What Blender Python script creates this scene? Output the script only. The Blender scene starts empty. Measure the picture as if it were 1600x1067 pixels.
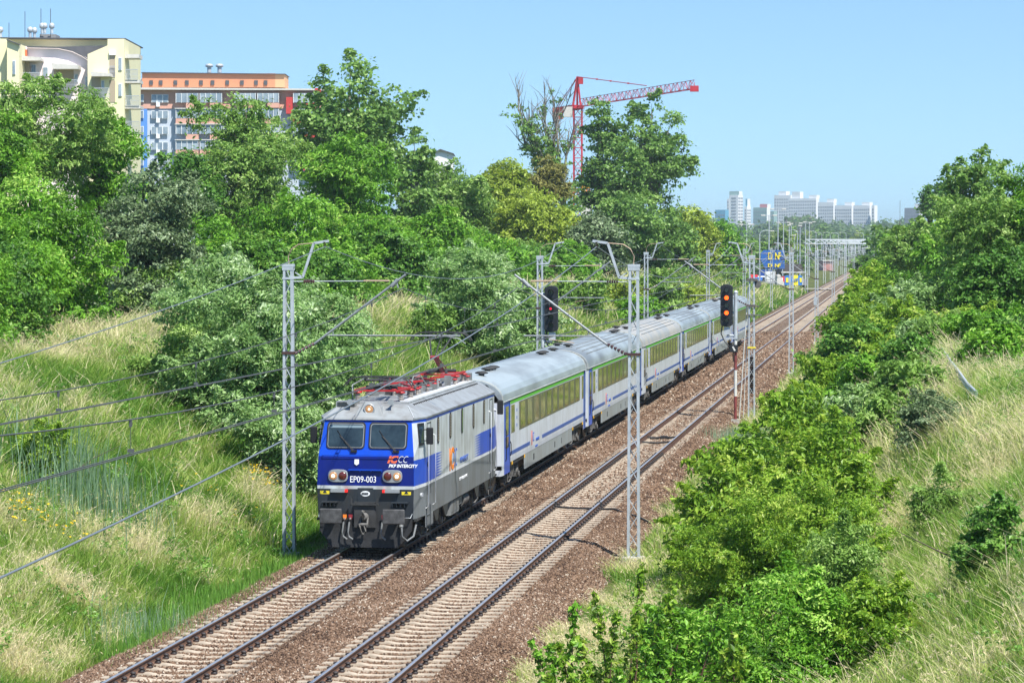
import bpy, math, random
import numpy as np
from mathutils import Matrix, Vector
R = math.radians
S = bpy.context.scene
COL = S.collection
# ------------------------------------------------------------------ camera, world, sun
FPX, CAMH = 4270.0, 8.5
TH, PI_ = math.atan(608/FPX), math.atan(152.5/FPX)
cam = bpy.data.objects.new('camera', bpy.data.cameras.new('camera'))
COL.objects.link(cam)
cam.data.sensor_width = 36; cam.data.lens = 36*FPX/1600
cam.data.clip_start = 0.5; cam.data.clip_end = 30000
cam.location = (0, 0, CAMH)
cam.rotation_euler = (math.pi/2-PI_, 0, TH)
S.camera = cam
SUN_EL, SUN_AZ = 57.0, 138.0          # azimuth clockwise from +Y
sv = Vector((math.sin(R(SUN_AZ))*math.cos(R(SUN_EL)), math.cos(R(SUN_AZ))*math.cos(R(SUN_EL)), math.sin(R(SUN_EL))))
w = bpy.data.worlds.new('World'); S.world = w; w.use_nodes = True
nt = w.node_tree
sky = nt.nodes.new('ShaderNodeTexSky'); sky.sky_type = 'NISHITA'; sky.sun_disc = False
sky.sun_elevation = R(SUN_EL); sky.sun_rotation = R(SUN_AZ)
sky.altitude = 0; sky.air_density = 1.0; sky.dust_density = 0.1; sky.ozone_density = 1.6
_tc = nt.nodes.new('ShaderNodeTexCoord'); _mp = nt.nodes.new('ShaderNodeMapping'); _mp.inputs['Location'].default_value = (0, 0, .075)
nt.links.new(_tc.outputs['Generated'], _mp.inputs[0]); nt.links.new(_mp.outputs[0], sky.inputs[0])
_tn = nt.nodes.new('ShaderNodeVectorMath'); _tn.operation = 'MULTIPLY'; _tn.inputs[1].default_value = (.785, .965, 1.09)
nt.links.new(sky.outputs[0], _tn.inputs[0]); nt.links.new(_tn.outputs[0], nt.nodes['Background'].inputs[0])
nt.nodes['Background'].inputs[1].default_value = 0.098
sl = bpy.data.lights.new('sun', 'SUN'); sl.energy = 5.0; sl.angle = R(0.5); sl.color = (1, .96, .87)
so = bpy.data.objects.new('sun', sl); COL.objects.link(so)
so.rotation_euler = sv.to_track_quat('Z', 'Y').to_euler()
S.view_settings.view_transform = 'Standard'; S.view_settings.look = 'None'
S.view_settings.gamma = 1; S.view_settings.exposure = 0.7
HAZE = .00013
S.render.engine = 'CYCLES'
S.cycles.max_bounces = 6; S.cycles.diffuse_bounces = 3; S.cycles.glossy_bounces = 3
S.cycles.transmission_bounces = 4; S.cycles.transparent_max_bounces = 8; S.cycles.volume_bounces = 0
# ------------------------------------------------------------------ pixel -> world helpers (camera model of the survey)
_F = np.array([-math.sin(TH)*math.cos(PI_), math.cos(TH)*math.cos(PI_), -math.sin(PI_)])
_Rv = np.array([math.cos(TH), math.sin(TH), 0]); _U = np.cross(_Rv, _F); _C = np.array([0, 0, CAMH])
def ray(u, v): return _Rv*((u-800)/FPX) - _U*((v-533.5)/FPX) + _F
def ay(u, v, Y):
    r = ray(u, v); return _C + r*(Y/r[1])
def az(u, v, z=0):
    r = ray(u, v); return _C + r*((z-CAMH)/r[2])
def px(u, Y): return float(ay(u, 381, Y)[0])
def proj(P):
    d = np.asarray(P, float)-_C; zc = d@_F
    zc = np.where(zc < .5, .5, zc)
    return 800+FPX*(d@_Rv)/zc, 533.5-FPX*(d@_U)/zc
# ------------------------------------------------------------------ materials
MATS = {}
def mat(name, col, rough=.6, metal=0., var=.0, vs=3., bump=0., bs=30., emit=None, spec=.5, col2=None, coat=0.):
    if name in MATS: return MATS[name]
    m = bpy.data.materials.new(name); m.use_nodes = True; MATS[name] = m
    n = m.node_tree; b = n.nodes['Principled BSDF']
    b.inputs['Base Color'].default_value = (*col, 1); b.inputs['Roughness'].default_value = rough
    b.inputs['Metallic'].default_value = metal; b.inputs['Specular IOR Level'].default_value = spec
    b.inputs['Coat Weight'].default_value = coat
    tc = n.nodes.new('ShaderNodeTexCoord')
    if var or col2:
        t = n.nodes.new('ShaderNodeTexNoise'); t.inputs['Scale'].default_value = vs; t.inputs['Detail'].default_value = 6
        t.inputs['Roughness'].default_value = .65
        n.links.new(tc.outputs['Object'], t.inputs['Vector'])
        r = n.nodes.new('ShaderNodeValToRGB')
        c2 = col2 if col2 else tuple(c*(1-var) for c in col)
        c1 = col if col2 else tuple(min(1, c*(1+var*.5)) for c in col)
        r.color_ramp.elements[0].position = .36; r.color_ramp.elements[1].position = .64
        r.color_ramp.elements[0].color = (*c2, 1); r.color_ramp.elements[1].color = (*c1, 1)
        n.links.new(t.outputs['Fac'], r.inputs[0]); n.links.new(r.outputs[0], b.inputs['Base Color'])
    if bump:
        t = n.nodes.new('ShaderNodeTexNoise'); t.inputs['Scale'].default_value = bs; t.inputs['Detail'].default_value = 4
        n.links.new(tc.outputs['Object'], t.inputs['Vector'])
        q = n.nodes.new('ShaderNodeBump'); q.inputs['Strength'].default_value = bump; q.inputs['Distance'].default_value = .05
        n.links.new(t.outputs['Fac'], q.inputs['Height']); n.links.new(q.outputs[0], b.inputs['Normal'])
    if emit:
        b.inputs['Emission Color'].default_value = (*emit[0], 1); b.inputs['Emission Strength'].default_value = emit[1]
    return m
def streaky(name, col, dirt, rough=.4, amt=.6, zs=.35, ys=5., spec=.5):
    """paint with vertical dirt streaks"""
    if name in MATS: return MATS[name]
    m = mat(name, col, rough, spec=spec); n = m.node_tree; b = n.nodes['Principled BSDF']
    tc = n.nodes.new('ShaderNodeTexCoord'); mp = n.nodes.new('ShaderNodeMapping')
    mp.inputs['Scale'].default_value = (ys, ys, zs); n.links.new(tc.outputs['Object'], mp.inputs[0])
    t = n.nodes.new('ShaderNodeTexNoise'); t.inputs['Scale'].default_value = 1.; t.inputs['Detail'].default_value = 5
    n.links.new(mp.outputs[0], t.inputs['Vector'])
    t2 = n.nodes.new('ShaderNodeTexNoise'); t2.inputs['Scale'].default_value = 1.1; t2.inputs['Detail'].default_value = 6
    n.links.new(tc.outputs['Object'], t2.inputs['Vector'])
    a = n.nodes.new('ShaderNodeMath'); a.operation = 'MULTIPLY'
    n.links.new(t.outputs['Fac'], a.inputs[0]); n.links.new(t2.outputs['Fac'], a.inputs[1])
    r = n.nodes.new('ShaderNodeMapRange'); r.inputs[1].default_value = .18; r.inputs[2].default_value = .38
    r.inputs[3].default_value = 0; r.inputs[4].default_value = amt
    n.links.new(a.outputs[0], r.inputs[0])
    x = n.nodes.new('ShaderNodeMix'); x.data_type = 'RGBA'; x.inputs[6].default_value = (*col, 1); x.inputs[7].default_value = (*dirt, 1)
    n.links.new(r.outputs[0], x.inputs[0]); n.links.new(x.outputs[2], b.inputs['Base Color'])
    return m
def leafmat(name, stops, trans=.35, rough=.5, spec=.25):
    """foliage: colour per leaf from the 'tint' attribute"""
    if name in MATS: return MATS[name]
    m = bpy.data.materials.new(name); m.use_nodes = True; MATS[name] = m
    n = m.node_tree; b = n.nodes['Principled BSDF']; out = n.nodes['Material Output']
    at = n.nodes.new('ShaderNodeAttribute'); at.attribute_name = 'tint'
    r = n.nodes.new('ShaderNodeValToRGB'); e = r.color_ramp.elements
    for i, (p, c) in enumerate(stops):
        if i < 2: e[i].position = p
        else: e.new(p)
        e[i].color = (*c, 1)
    n.links.new(at.outputs['Fac'], r.inputs[0]); n.links.new(r.outputs[0], b.inputs['Base Color'])
    b.inputs['Roughness'].default_value = rough; b.inputs['Specular IOR Level'].default_value = spec
    if trans:
        tr = n.nodes.new('ShaderNodeBsdfTranslucent'); mx = n.nodes.new('ShaderNodeMixShader'); mx.inputs[0].default_value = trans
        hs = n.nodes.new('ShaderNodeHueSaturation'); hs.inputs['Value'].default_value = 1.35; hs.inputs['Hue'].default_value = .487
        n.links.new(r.outputs[0], hs.inputs['Color']); n.links.new(hs.outputs[0], tr.inputs[0])
        n.links.new(b.outputs[0], mx.inputs[1]); n.links.new(tr.outputs[0], mx.inputs[2]); n.links.new(mx.outputs[0], out.inputs[0])
    return m
# ------------------------------------------------------------------ object helpers
def props(o, label=None, cat=None, group=None, kind=None):
    if label: o['label'] = label
    if cat: o['category'] = cat
    if group: o['group'] = group
    if kind: o['kind'] = kind
    return o
def empty(name, loc=(0, 0, 0), label=None, cat=None, group=None, rz=0):
    o = bpy.data.objects.new(name, None); COL.objects.link(o); o.location = loc; o.rotation_euler = (0, 0, rz)
    o.empty_display_size = .2
    return props(o, label, cat, group)
class MB:
    def __init__(s): s.v = []; s.f = []; s.m = []; s.s = []
    def add(s, vs, fs, m=0, sm=False):
        b = len(s.v); s.v += [tuple(map(float, p)) for p in vs]
        for f in fs: s.f.append(tuple(b+i for i in f)); s.m.append(m); s.s.append(sm)
        return s
    def box(s, x0, x1, y0, y1, z0, z1, m=0):
        return s.add([(x, y, z) for z in (z0, z1) for y in (y0, y1) for x in (x0, x1)],
                     [(0, 2, 3, 1), (4, 5, 7, 6), (0, 1, 5, 4), (2, 6, 7, 3), (0, 4, 6, 2), (1, 3, 7, 5)], m)
    def cbox(s, c, d, m=0): return s.box(c[0]-d[0]/2, c[0]+d[0]/2, c[1]-d[1]/2, c[1]+d[1]/2, c[2]-d[2]/2, c[2]+d[2]/2, m)
    def bar(s, a, b, wd, ht=None, m=0):
        """rectangular bar from a to b"""
        a, b = Vector(a), Vector(b); ht = ht or wd; d = (b-a)
        if d.length < 1e-6: return s
        d.normalize(); up = Vector((0, 0, 1)) if abs(d.z) < .95 else Vector((0, 1, 0))
        x = d.cross(up).normalized()*wd/2; y = x.cross(d).normalized()*ht/2
        return s.add([a-x-y, a+x-y, a+x+y, a-x+y, b-x-y, b+x-y, b+x+y, b-x+y],
                     [(0, 1, 2, 3), (7, 6, 5, 4), (0, 4, 5, 1), (1, 5, 6, 2), (2, 6, 7, 3), (3, 7, 4, 0)], m)
    def cyl(s, a, b, r, r2=None, n=10, m=0, cap=True, sm=True):
        a, b = Vector(a), Vector(b); r2 = r if r2 is None else r2; d = (b-a).normalized()
        up = Vector((0, 0, 1)) if abs(d.z) < .95 else Vector((0, 1, 0))
        x = d.cross(up).normalized(); y = x.cross(d).normalized(); vs = []
        for c, q in ((a, r), (b, r2)):
            for i in range(n):
                t = 2*math.pi*i/n; vs.append(c+x*(q*math.cos(t))+y*(q*math.sin(t)))
        s.add(vs, [(i, (i+1) % n, n+(i+1) % n, n+i) for i in range(n)], m, sm)
        if cap: s.add(vs[:n], [tuple(range(n))[::-1]], m); s.add(vs[n:], [tuple(range(n))], m)
        return s
    def tube(s, pts, r, n=6, m=0, radii=None, sm=True):
        pts = [Vector(p) for p in pts]; k = len(pts); vs = []
        for i, p in enumerate(pts):
            d = (pts[min(i+1, k-1)]-pts[max(i-1, 0)]).normalized()
            up = Vector((0, 0, 1)) if abs(d.z) < .9 else Vector((0, 1, 0))
            x = d.cross(up).normalized(); y = x.cross(d).normalized(); q = radii[i] if radii else r
            for j in range(n):
                t = 2*math.pi*j/n; vs.append(p+x*(q*math.cos(t))+y*(q*math.sin(t)))
        s.add(vs, [(i*n+j, i*n+(j+1) % n, (i+1)*n+(j+1) % n, (i+1)*n+j) for i in range(k-1) for j in range(n)], m, sm)
        s.add(vs[:n], [tuple(range(n))[::-1]], m); s.add(vs[-n:], [tuple(range(n))], m)
        return s
    def lathe(s, c, prof, axis='z', n=14, m=0, sm=True):
        """prof: list of (radius, height along the axis)"""
        vs = []
        for r, h in prof:
            for i in range(n):
                t = 2*math.pi*i/n; a, b = r*math.cos(t), r*math.sin(t)
                p = (a, b, h) if axis == 'z' else ((h, a, b) if axis == 'x' else (a, h, b))
                vs.append((c[0]+p[0], c[1]+p[1], c[2]+p[2]))
        k = len(prof)
        s.add(vs, [(i*n+j, i*n+(j+1) % n, (i+1)*n+(j+1) % n, (i+1)*n+j) for i in range(k-1) for j in range(n)], m, sm)
        s.add(vs[:n], [tuple(range(n))[::-1]], m); s.add(vs[-n:], [tuple(range(n))], m)
        return s
    def prism(s, poly, vec, m=0, back=True):
        """polygon (3D points) extruded by vec"""
        n = len(poly); vec = Vector(vec); p = [Vector(q) for q in poly]; vs = p+[q+vec for q in p]
        s.add(vs, [tuple(range(n)), tuple(range(2*n-1, n-1, -1))] + [(i, n+i, n+(i+1) % n, (i+1) % n) for i in range(n)], m)
        return s
    def sheet(s, poly, m=0): return s.add(poly, [tuple(range(len(poly)))], m)
    def build(s, name, mats, parent=None, bevel=0, label=None):
        me = bpy.data.meshes.new(name); me.from_pydata(s.v, [], s.f)
        for q in (mats if isinstance(mats, (list, tuple)) else [mats]): me.materials.append(q)
        me.polygons.foreach_set('material_index', s.m); me.polygons.foreach_set('use_smooth', s.s)
        me.update()
        o = bpy.data.objects.new(name, me); COL.objects.link(o)
        if parent: o.parent = parent
        if label: o['label'] = label
        if bevel:
            b = o.modifiers.new('b', 'BEVEL'); b.width = bevel; b.segments = 2; b.limit_method = 'ANGLE'
        return o
def npmesh(name, V, F, mt, parent=None, tint=None, smooth=False, midx=None):
    """numpy mesh of equal sized faces; V (n,3), F (m,k)"""
    me = bpy.data.meshes.new(name); n, (m, k) = len(V), F.shape
    me.vertices.add(n); me.vertices.foreach_set('co', np.ascontiguousarray(V, np.float32).ravel())
    me.loops.add(m*k); me.loops.foreach_set('vertex_index', F.astype(np.int32).ravel())
    me.polygons.add(m); me.polygons.foreach_set('loop_start', np.arange(0, m*k, k, dtype=np.int32))
    me.polygons.foreach_set('loop_total', np.full(m, k, np.int32))
    for q in (mt if isinstance(mt, (list, tuple)) else [mt]): me.materials.append(q)
    if midx is not None: me.polygons.foreach_set('material_index', midx.astype(np.int32))
    me.polygons.foreach_set('use_smooth', np.full(m, bool(smooth)))
    me.update(calc_edges=True)
    if tint is not None:
        a = me.attributes.new('tint', 'FLOAT', 'FACE'); a.data.foreach_set('value', tint.astype(np.float32))
    o = bpy.data.objects.new(name, me); COL.objects.link(o)
    if parent: o.parent = parent
    return o
def dup(o, parent=None):
    c = o.copy(); COL.objects.link(c); c.parent = parent
    for ch in list(o.children): dup(ch, c)
    return c
def text(name, body, size, M, mt, parent, ext=.004, shear=0., xs=1., align='LEFT', bold=0.):
    cu = bpy.data.curves.new(name, 'FONT'); cu.body = body; cu.size = size; cu.extrude = ext; cu.shear = shear
    cu.align_x = align; cu.offset = bold; cu.resolution_u = 3
    t = bpy.data.objects.new('tmp', cu); COL.objects.link(t)
    dg = bpy.context.evaluated_depsgraph_get(); me = bpy.data.meshes.new_from_object(t.evaluated_get(dg))
    bpy.data.objects.remove(t); me.materials.clear(); me.materials.append(mt)
    me.transform(M @ Matrix.Diagonal((xs, 1, 1, 1)))
    o = bpy.data.objects.new(name, me); COL.objects.link(o); o.parent = parent
    return o
def frame(origin, right, up):
    r, u = Vector(right).normalized(), Vector(up).normalized(); n = r.cross(u)
    M = Matrix((r, u, n)).transposed().to_4x4(); M.translation = origin
    return M
# ------------------------------------------------------------------ value noise for terrain and grass patches
_rng = np.random.default_rng(7)
_N = _rng.random((256, 256))
def vnoise(x, y, s=1.):
    x = np.asarray(x)/s; y = np.asarray(y)/s; i = np.floor(x).astype(int); j = np.floor(y).astype(int)
    fx, fy = x-i, y-j; fx = fx*fx*(3-2*fx); fy = fy*fy*(3-2*fy); i &= 255; j &= 255; i1 = (i+1) & 255; j1 = (j+1) & 255
    return (_N[i, j]*(1-fx)+_N[i1, j]*fx)*(1-fy)+(_N[i, j1]*(1-fx)+_N[i1, j1]*fx)*fy
def fnoise(x, y, s): return (vnoise(x, y, s)+.5*vnoise(x+31, y+17, s/2.1)+.25*vnoise(x+5, y+71, s/4.3))/1.75
def sst(a, b, x):
    t = np.clip((x-a)/(b-a), 0, 1); return t*t*(3-2*t)
def height(X, Y):
    X = np.asarray(X, float); Y = np.asarray(Y, float)
    dl = -(X+17.0); dr = X+7.7
    fl = 1-.93*sst(400, 540, Y); fr = 1-.75*sst(260, 480, Y)
    hl = 4.9*fl*sst(-2, 14.5, dl)*sst(0, 3.0, dl) + .8*fl*sst(14, 60, dl)
    sh = 3.2*sst(98, 62, Y)
    hr = 4.5*fr*(.92*sst(1.6+sh, 10.5+sh, dr)+.08*sst(0, 3, dr))*sst(.6, 3, dr)
    z = -.45+np.where(dl > 0, hl, 0)+np.where(dr > 0, hr, 0)
    rough = (fnoise(X, Y, 6.)-.5)*.55+(fnoise(X+90, Y, 1.7)-.5)*.18
    return z + rough*np.clip(np.maximum(dl, dr)/2.5, 0, 1)*np.where(Y > 700, .3, 1)
# ================================================================== SETTING: ground, ballast, tracks
def nodes_ground():
    m = bpy.data.materials.new('ground'); m.use_nodes = True; n = m.node_tree; b = n.nodes['Principled BSDF']
    tc = n.nodes.new('ShaderNodeTexCoord'); cols = []
    for sc, c in ((.12, [(.35, (.045, .075, .018)), (.5, (.09, .115, .03)), (.66, (.2, .165, .075))]), (2.2, [(.3, (.03, .05, .012)), (.7, (.14, .15, .05))])):
        t = n.nodes.new('ShaderNodeTexNoise'); t.inputs['Scale'].default_value = sc; t.inputs['Detail'].default_value = 8
        t.inputs['Roughness'].default_value = .7; n.links.new(tc.outputs['Object'], t.inputs['Vector'])
        r = n.nodes.new('ShaderNodeValToRGB'); e = r.color_ramp.elements
        for i, (p, q) in enumerate(c):
            if i > 1: e.new(p)
            e[i].position = p; e[i].color = (*q, 1)
        n.links.new(t.outputs['Fac'], r.inputs[0]); cols.append(r)
    x = n.nodes.new('ShaderNodeMix'); x.data_type = 'RGBA'; x.inputs[0].default_value = .45
    n.links.new(cols[0].outputs[0], x.inputs[6]); n.links.new(cols[1].outputs[0], x.inputs[7]); n.links.new(x.outputs[2], b.inputs['Base Color'])
    b.inputs['Roughness'].default_value = .95; b.inputs['Specular IOR Level'].default_value = .1
    return m
def grid(xs, ys, zf):
    X, Y = np.meshgrid(xs, ys); V = np.stack([X, Y, zf(X, Y)], -1).reshape(-1, 3)
    nx, ny = len(xs), len(ys); i = np.arange(nx-1)[None, :]+nx*np.arange(ny-1)[:, None]; i = i.ravel()
    return V, np.stack([i, i+1, i+nx+1, i+nx], 1)
gx = np.concatenate([-np.geomspace(9000, 70, 26), np.arange(-66, -18, 1.), np.arange(-18, 14, .5), np.arange(14, 60, 3.), np.geomspace(62, 7000, 24)])
gy = np.concatenate([[-60, -20, 10], np.arange(26, 240, 1.), np.arange(240, 620, 5.), np.geomspace(630, 12000, 30)])
V, F = grid(gx, gy, height); V[:, 2] -= .12
props(npmesh('ground', V, F, nodes_ground(), smooth=True), kind='structure')

def ballast_mat(name, ramp, scale, stone=True):
    m = bpy.data.materials.new(name); m.use_nodes = True; n = m.node_tree; b = n.nodes['Principled BSDF']
    tc = n.nodes.new('ShaderNodeTexCoord'); v = n.nodes.new('ShaderNodeTexVoronoi'); v.inputs['Scale'].default_value = scale
    n.links.new(tc.outputs['Object'], v.inputs['Vector'])
    sp = n.nodes.new('ShaderNodeSeparateColor'); n.links.new(v.outputs['Color'], sp.inputs[0])
    r = n.nodes.new('ShaderNodeValToRGB'); e = r.color_ramp.elements
    for i, (p, q) in enumerate(ramp):
        if i > 1: e.new(p)
        e[i].position = p; e[i].color = (*q, 1)
    n.links.new(sp.outputs[0], r.inputs[0])
    t = n.nodes.new('ShaderNodeTexNoise'); t.inputs['Scale'].default_value = .8; t.inputs['Detail'].default_value = 6
    n.links.new(tc.outputs['Object'], t.inputs['Vector'])
    rr = n.nodes.new('ShaderNodeMapRange'); rr.inputs[1].default_value = .3; rr.inputs[2].default_value = .7; rr.inputs[3].default_value = .58; rr.inputs[4].default_value = .98  # shadowing among loose stones put into the bed colour as overall darkening
    n.links.new(t.outputs['Fac'], rr.inputs[0])
    x = n.nodes.new('ShaderNodeVectorMath'); x.operation = 'SCALE'
    n.links.new(r.outputs[0], x.inputs[0]); n.links.new(rr.outputs[0], x.inputs['Scale']); n.links.new(x.outputs[0], b.inputs['Base Color'])
    q = n.nodes.new('ShaderNodeBump'); q.inputs['Strength'].default_value = 1; q.inputs['Distance'].default_value = .05; q.invert = True
    n.links.new(v.outputs['Distance'], q.inputs['Height']); n.links.new(q.outputs[0], b.inputs['Normal'])
    b.inputs['Roughness'].default_value = .9; b.inputs['Specular IOR Level'].default_value = .2
    return m
RAMP = [(0, (.055, .032, .023)), (.3, (.140, .086, .055)), (.6, (.22, .140, .092)), (.85, (.31, .225, .17)), (1, (.50, .43, .35))]
M_bal = ballast_mat('ballast', RAMP, 17)
bxs = np.array([-17.9, -17.3, -16.75, -16.3, -15.9, -15.25, -14.55, -13.85, -13.2, -12.9, -12.55, -12.2, -11.9, -11.2, -10.55, -9.85, -9.2, -8.75, -8.3, -7.7, -7.1])
bzs = np.array([-.95, -.66, -.40, -.22, -.2, -.215, -.225, -.215, -.2, -.21, -.25, -.21, -.2, -.225, -.235, -.225, -.2, -.22, -.38, -.60, -.9])
def bz(X): return np.interp(X, bxs, bzs)
V, F = grid(bxs, np.concatenate([np.arange(20, 200, 2.), np.arange(200, 1400, 20.)]), lambda X, Y: bz(X)+(fnoise(X*3, Y, 2.)-.5)*.05)
props(npmesh('ballast_bed', V, F, M_bal, smooth=True), kind='structure')
# loose stones, real geometry where the lens resolves them
def stones():
    rg = np.random.default_rng(3); PX, PY = [], []
    for y0, y1, dens in ((44, 92, 430), (92, 150, 150), (150, 270, 38)):
        n = int((y1-y0)*9.6*dens); x = rg.uniform(-17.2, -7.6, n); y = rg.uniform(y0, y1, n)
        u, v = proj(np.stack([x, y, x*0-.2], -1)); k = (u > -60) & (u < 1660) & (v < 1130)
        PX.append(x[k]); PY.append(y[k])
    x, y = np.concatenate(PX), np.concatenate(PY)
    k = np.ones(len(x), bool)
    for cx in (-14.55, -10.55):
        on = (abs(x-cx) < 1.28) & ((((y-.12+.15)/.62) % 1) < .48) & (rg.random(len(x)) < (.72 if cx < -12 else .9))
        on |= abs(abs(x-cx)-.755) < .1
        k &= ~on
    x, y = x[k], y[k]; n = len(x)
    s = rg.uniform(.016, .036, n)*np.where(y > 150, 2.6, np.where(y > 92, 1.5, 1)); z = bz(x)+s*.45
    O = np.array([(1, 0, 0), (-1, 0, 0), (0, 1, 0), (0, -1, 0), (0, 0, 1), (0, 0, -1)], float)
    V = O[None]*(s[:, None, None]*rg.uniform(.65, 1.25, (n, 6, 1)))+rg.normal(0, .22, (n, 6, 3))*s[:, None, None]
    V += np.stack([x, y, z], -1)[:, None]
    f = np.array([(0, 2, 4), (2, 1, 4), (1, 3, 4), (3, 0, 4), (2, 0, 5), (1, 2, 5), (3, 1, 5), (0, 3, 5)])
    F = (f[None]+6*np.arange(n)[:, None, None]).reshape(-1, 3)
    t = np.clip(rg.normal(.42, .27, n)+(fnoise(x, y, 1.3)-.5)*.5, 0, 1)
    m = leafmat('ballast_stone', RAMP, trans=0, rough=.85)
    props(npmesh('ballast_stones', V.reshape(-1, 3), F, m, tint=np.repeat(t, 8)), kind='stuff')
stones()
# ---- tracks
def rail_mats():
    top = mat('rail_head', (.62, .62, .64), .42, .8, var=.2, vs=4)
    side = mat('rail_rust', (.15, .080, .052), .8, var=.35, vs=6)
    return [side, top]
RP = [(-.075, -.17), (.075, -.17), (.075, -.158), (.012, -.138), (.010, -.045), (.036, -.036), (.036, -.006), (.028, 0), (-.028, 0), (-.036, -.006), (-.036, -.036), (-.010, -.045), (-.012, -.138), (-.075, -.158)]
def rail(parent, cx, y0, y1):
    mb = MB(); ys = np.linspace(y0, y1, 9); n = len(RP); vs = [(cx+a, y, b) for y in ys for a, b in RP]; fs = []; ms = []
    for i in range(len(ys)-1):
        for j in range(n):
            fs.append((i*n+j, i*n+(j+1) % n, (i+1)*n+(j+1) % n, (i+1)*n+j)); ms.append(1 if j in (6, 7, 8) else 0)
    for f, q in zip(fs, ms): pass
    mb.v = vs; mb.f = fs; mb.m = ms; mb.s = [False]*len(fs)
    return mb.build('rail', rail_mats(), parent)
SLX = [(-1.3, .13, -.175), (-1.25, .14, -.168), (-.5, .14, -.168), (-.32, .12, -.196), (0, .11, -.206), (.32, .12, -.196), (.5, .14, -.168), (1.25, .14, -.168), (1.3, .13, -.175)]
def sleeper_geo(mb, cx, cy, jit=0.):
    vs = []
    for x, h, z in SLX: vs += [(cx+x, cy-h-.03, z-.2), (cx+x, cy-h, z+jit), (cx+x, cy+h, z+jit), (cx+x, cy+h+.03, z-.2)]
    fs = [(4*i+a, 4*i+a+4, 4*i+a+5, 4*i+a+1) for i in range(len(SLX)-1) for a in range(3)]
    mb.add(vs, fs+[(0, 1, 2, 3), (35, 34, 33, 32)])
def fasten_geo(mb, cx, cy):
    mb.box(cx-.17, cx+.17, cy-.08, cy+.08, -.175, -.152, 0)
    for sx in (-1, 1):
        mb.lathe((cx+sx*.125, cy, -.152), [(.06, 0), (.064, .025), (.045, .035), (.045, .055), (.064, .065), (.055, .09), (.02, .105)], n=8, m=1)
        mb.box(cx+sx*.06, cx+sx*.12, cy-.03, cy+.03, -.15, -.12, 1) if sx > 0 else mb.box(cx-.12, cx-.06, cy-.03, cy+.03, -.15, -.12, 1)
SP = .62
def track(cx, label, ysplit, y1):
    t = empty('railway_track', (cx, 44, 0), label, 'railway track', 'railway tracks')
    for s in (-1, 1): rail(t, s*.755, -12, y1-44)
    M_sl = mat('sleeper_concrete', (.40, .33, .255), .9, var=.42, vs=1.6, bump=.2)
    M_f = [mat('plate_rust', (.10, .055, .04), .8, var=.3, vs=8), mat('clip_iron', (.035, .028, .028), .6, var=.3, vs=12)]
    mb = MB(); sleeper_geo(mb, 0, 0); s0 = mb.build('sleeper', M_sl); f0 = []
    for s in (-1, 1):
        mb = MB(); fasten_geo(mb, s*.755, 0); q = mb.build('rail_fastening', M_f, s0); f0.append(q)
    k0 = int(math.ceil(ysplit/SP)); 
    for k in range(100):
        o = s0 if k == 0 else dup(s0)
        o.parent = t; o.location = (0, (k0+k)*SP+.12-44, 0)
    mb = MB(); mf = MB()
    for k in range(k0-12, k0): sleeper_geo(mb, 0, k*SP+.12-44)
    for k in range(k0+100, int(y1/SP)):
        sleeper_geo(mb, 0, k*SP+.12-44)
        if k < k0+260:
            for s in (-1, 1): mf.box(s*.755-.16, s*.755+.16, k*SP+.04-44, k*SP+.2-44, -.17, -.10, 0)
    o = mb.build('sleeper', M_sl, t); o['kind'] = 'stuff'
    o = mf.build('rail_fastening', M_f, t); o['kind'] = 'stuff'
    return t
track(-14.55, 'railway track that the train runs on, darker rusty rails on weathered sleepers', 50, 1250)
tB = track(-10.55, 'empty railway track to the right of the train, shiny rails on pale curved sleepers', 50, 1250)
# cable lying across the empty track, and black joint bonds
M_blk = mat('black_rubber', (.02, .02, .022), .6)
mb = MB(); Yc = 92.7
mb.tube([(-11.2, 88.9, -.12), (-10.9, 88.8, -.14), (-10.5, 88.7, -.15), (-10.0, 88.6, -.14), (-9.7, 88.5, -.15), (-9.2, 88.3, -.12), (-8.9, 88, -.2), (-8.4, 87.6, -.28), (-7.9, 87.0, -.42)], .035, 6)
props(mb.build('cable', M_blk), 'black cable crossing the empty track and drooping over the ballast shoulder', 'cable')
# sensor loops between the rails further on
for (yy, lb) in ((118.5, 'thick black cable loop lying between the rails, nearer of two'), (121.5, 'tangled black cable lying between the rails, farther of two')):
    mb = MB(); mb.tube([(-11.2, yy, -.12), (-10.9, yy+.2, -.16), (-10.55, yy-.1, -.15), (-10.2, yy+.25, -.15), (-9.9, yy, -.1)], .045, 6)
    if yy > 120: mb.tube([(-11.0, yy-.6, -.14), (-10.6, yy-.2, -.12), (-10.5, yy+.5, -.12), (-10.1, yy-.4, -.13)], .05, 6); mb.cbox((-10.45, yy, -.12), (.3, .3, .12))
    props(mb.build('cable', M_blk), lb, 'cable', 'cables between the rails')
for x in (-11.3, -9.8):
    mb = MB(); mb.box(-.09, .09, -.05, .05, -.16, .012); mb.box(-.05, .05, -.14, .14, -.15, -.02)
    o = mb.build('rail_joint', M_blk, tB); o.location = (x-(-10.55), 89.2-44, 0)
    mb.v and None
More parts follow.
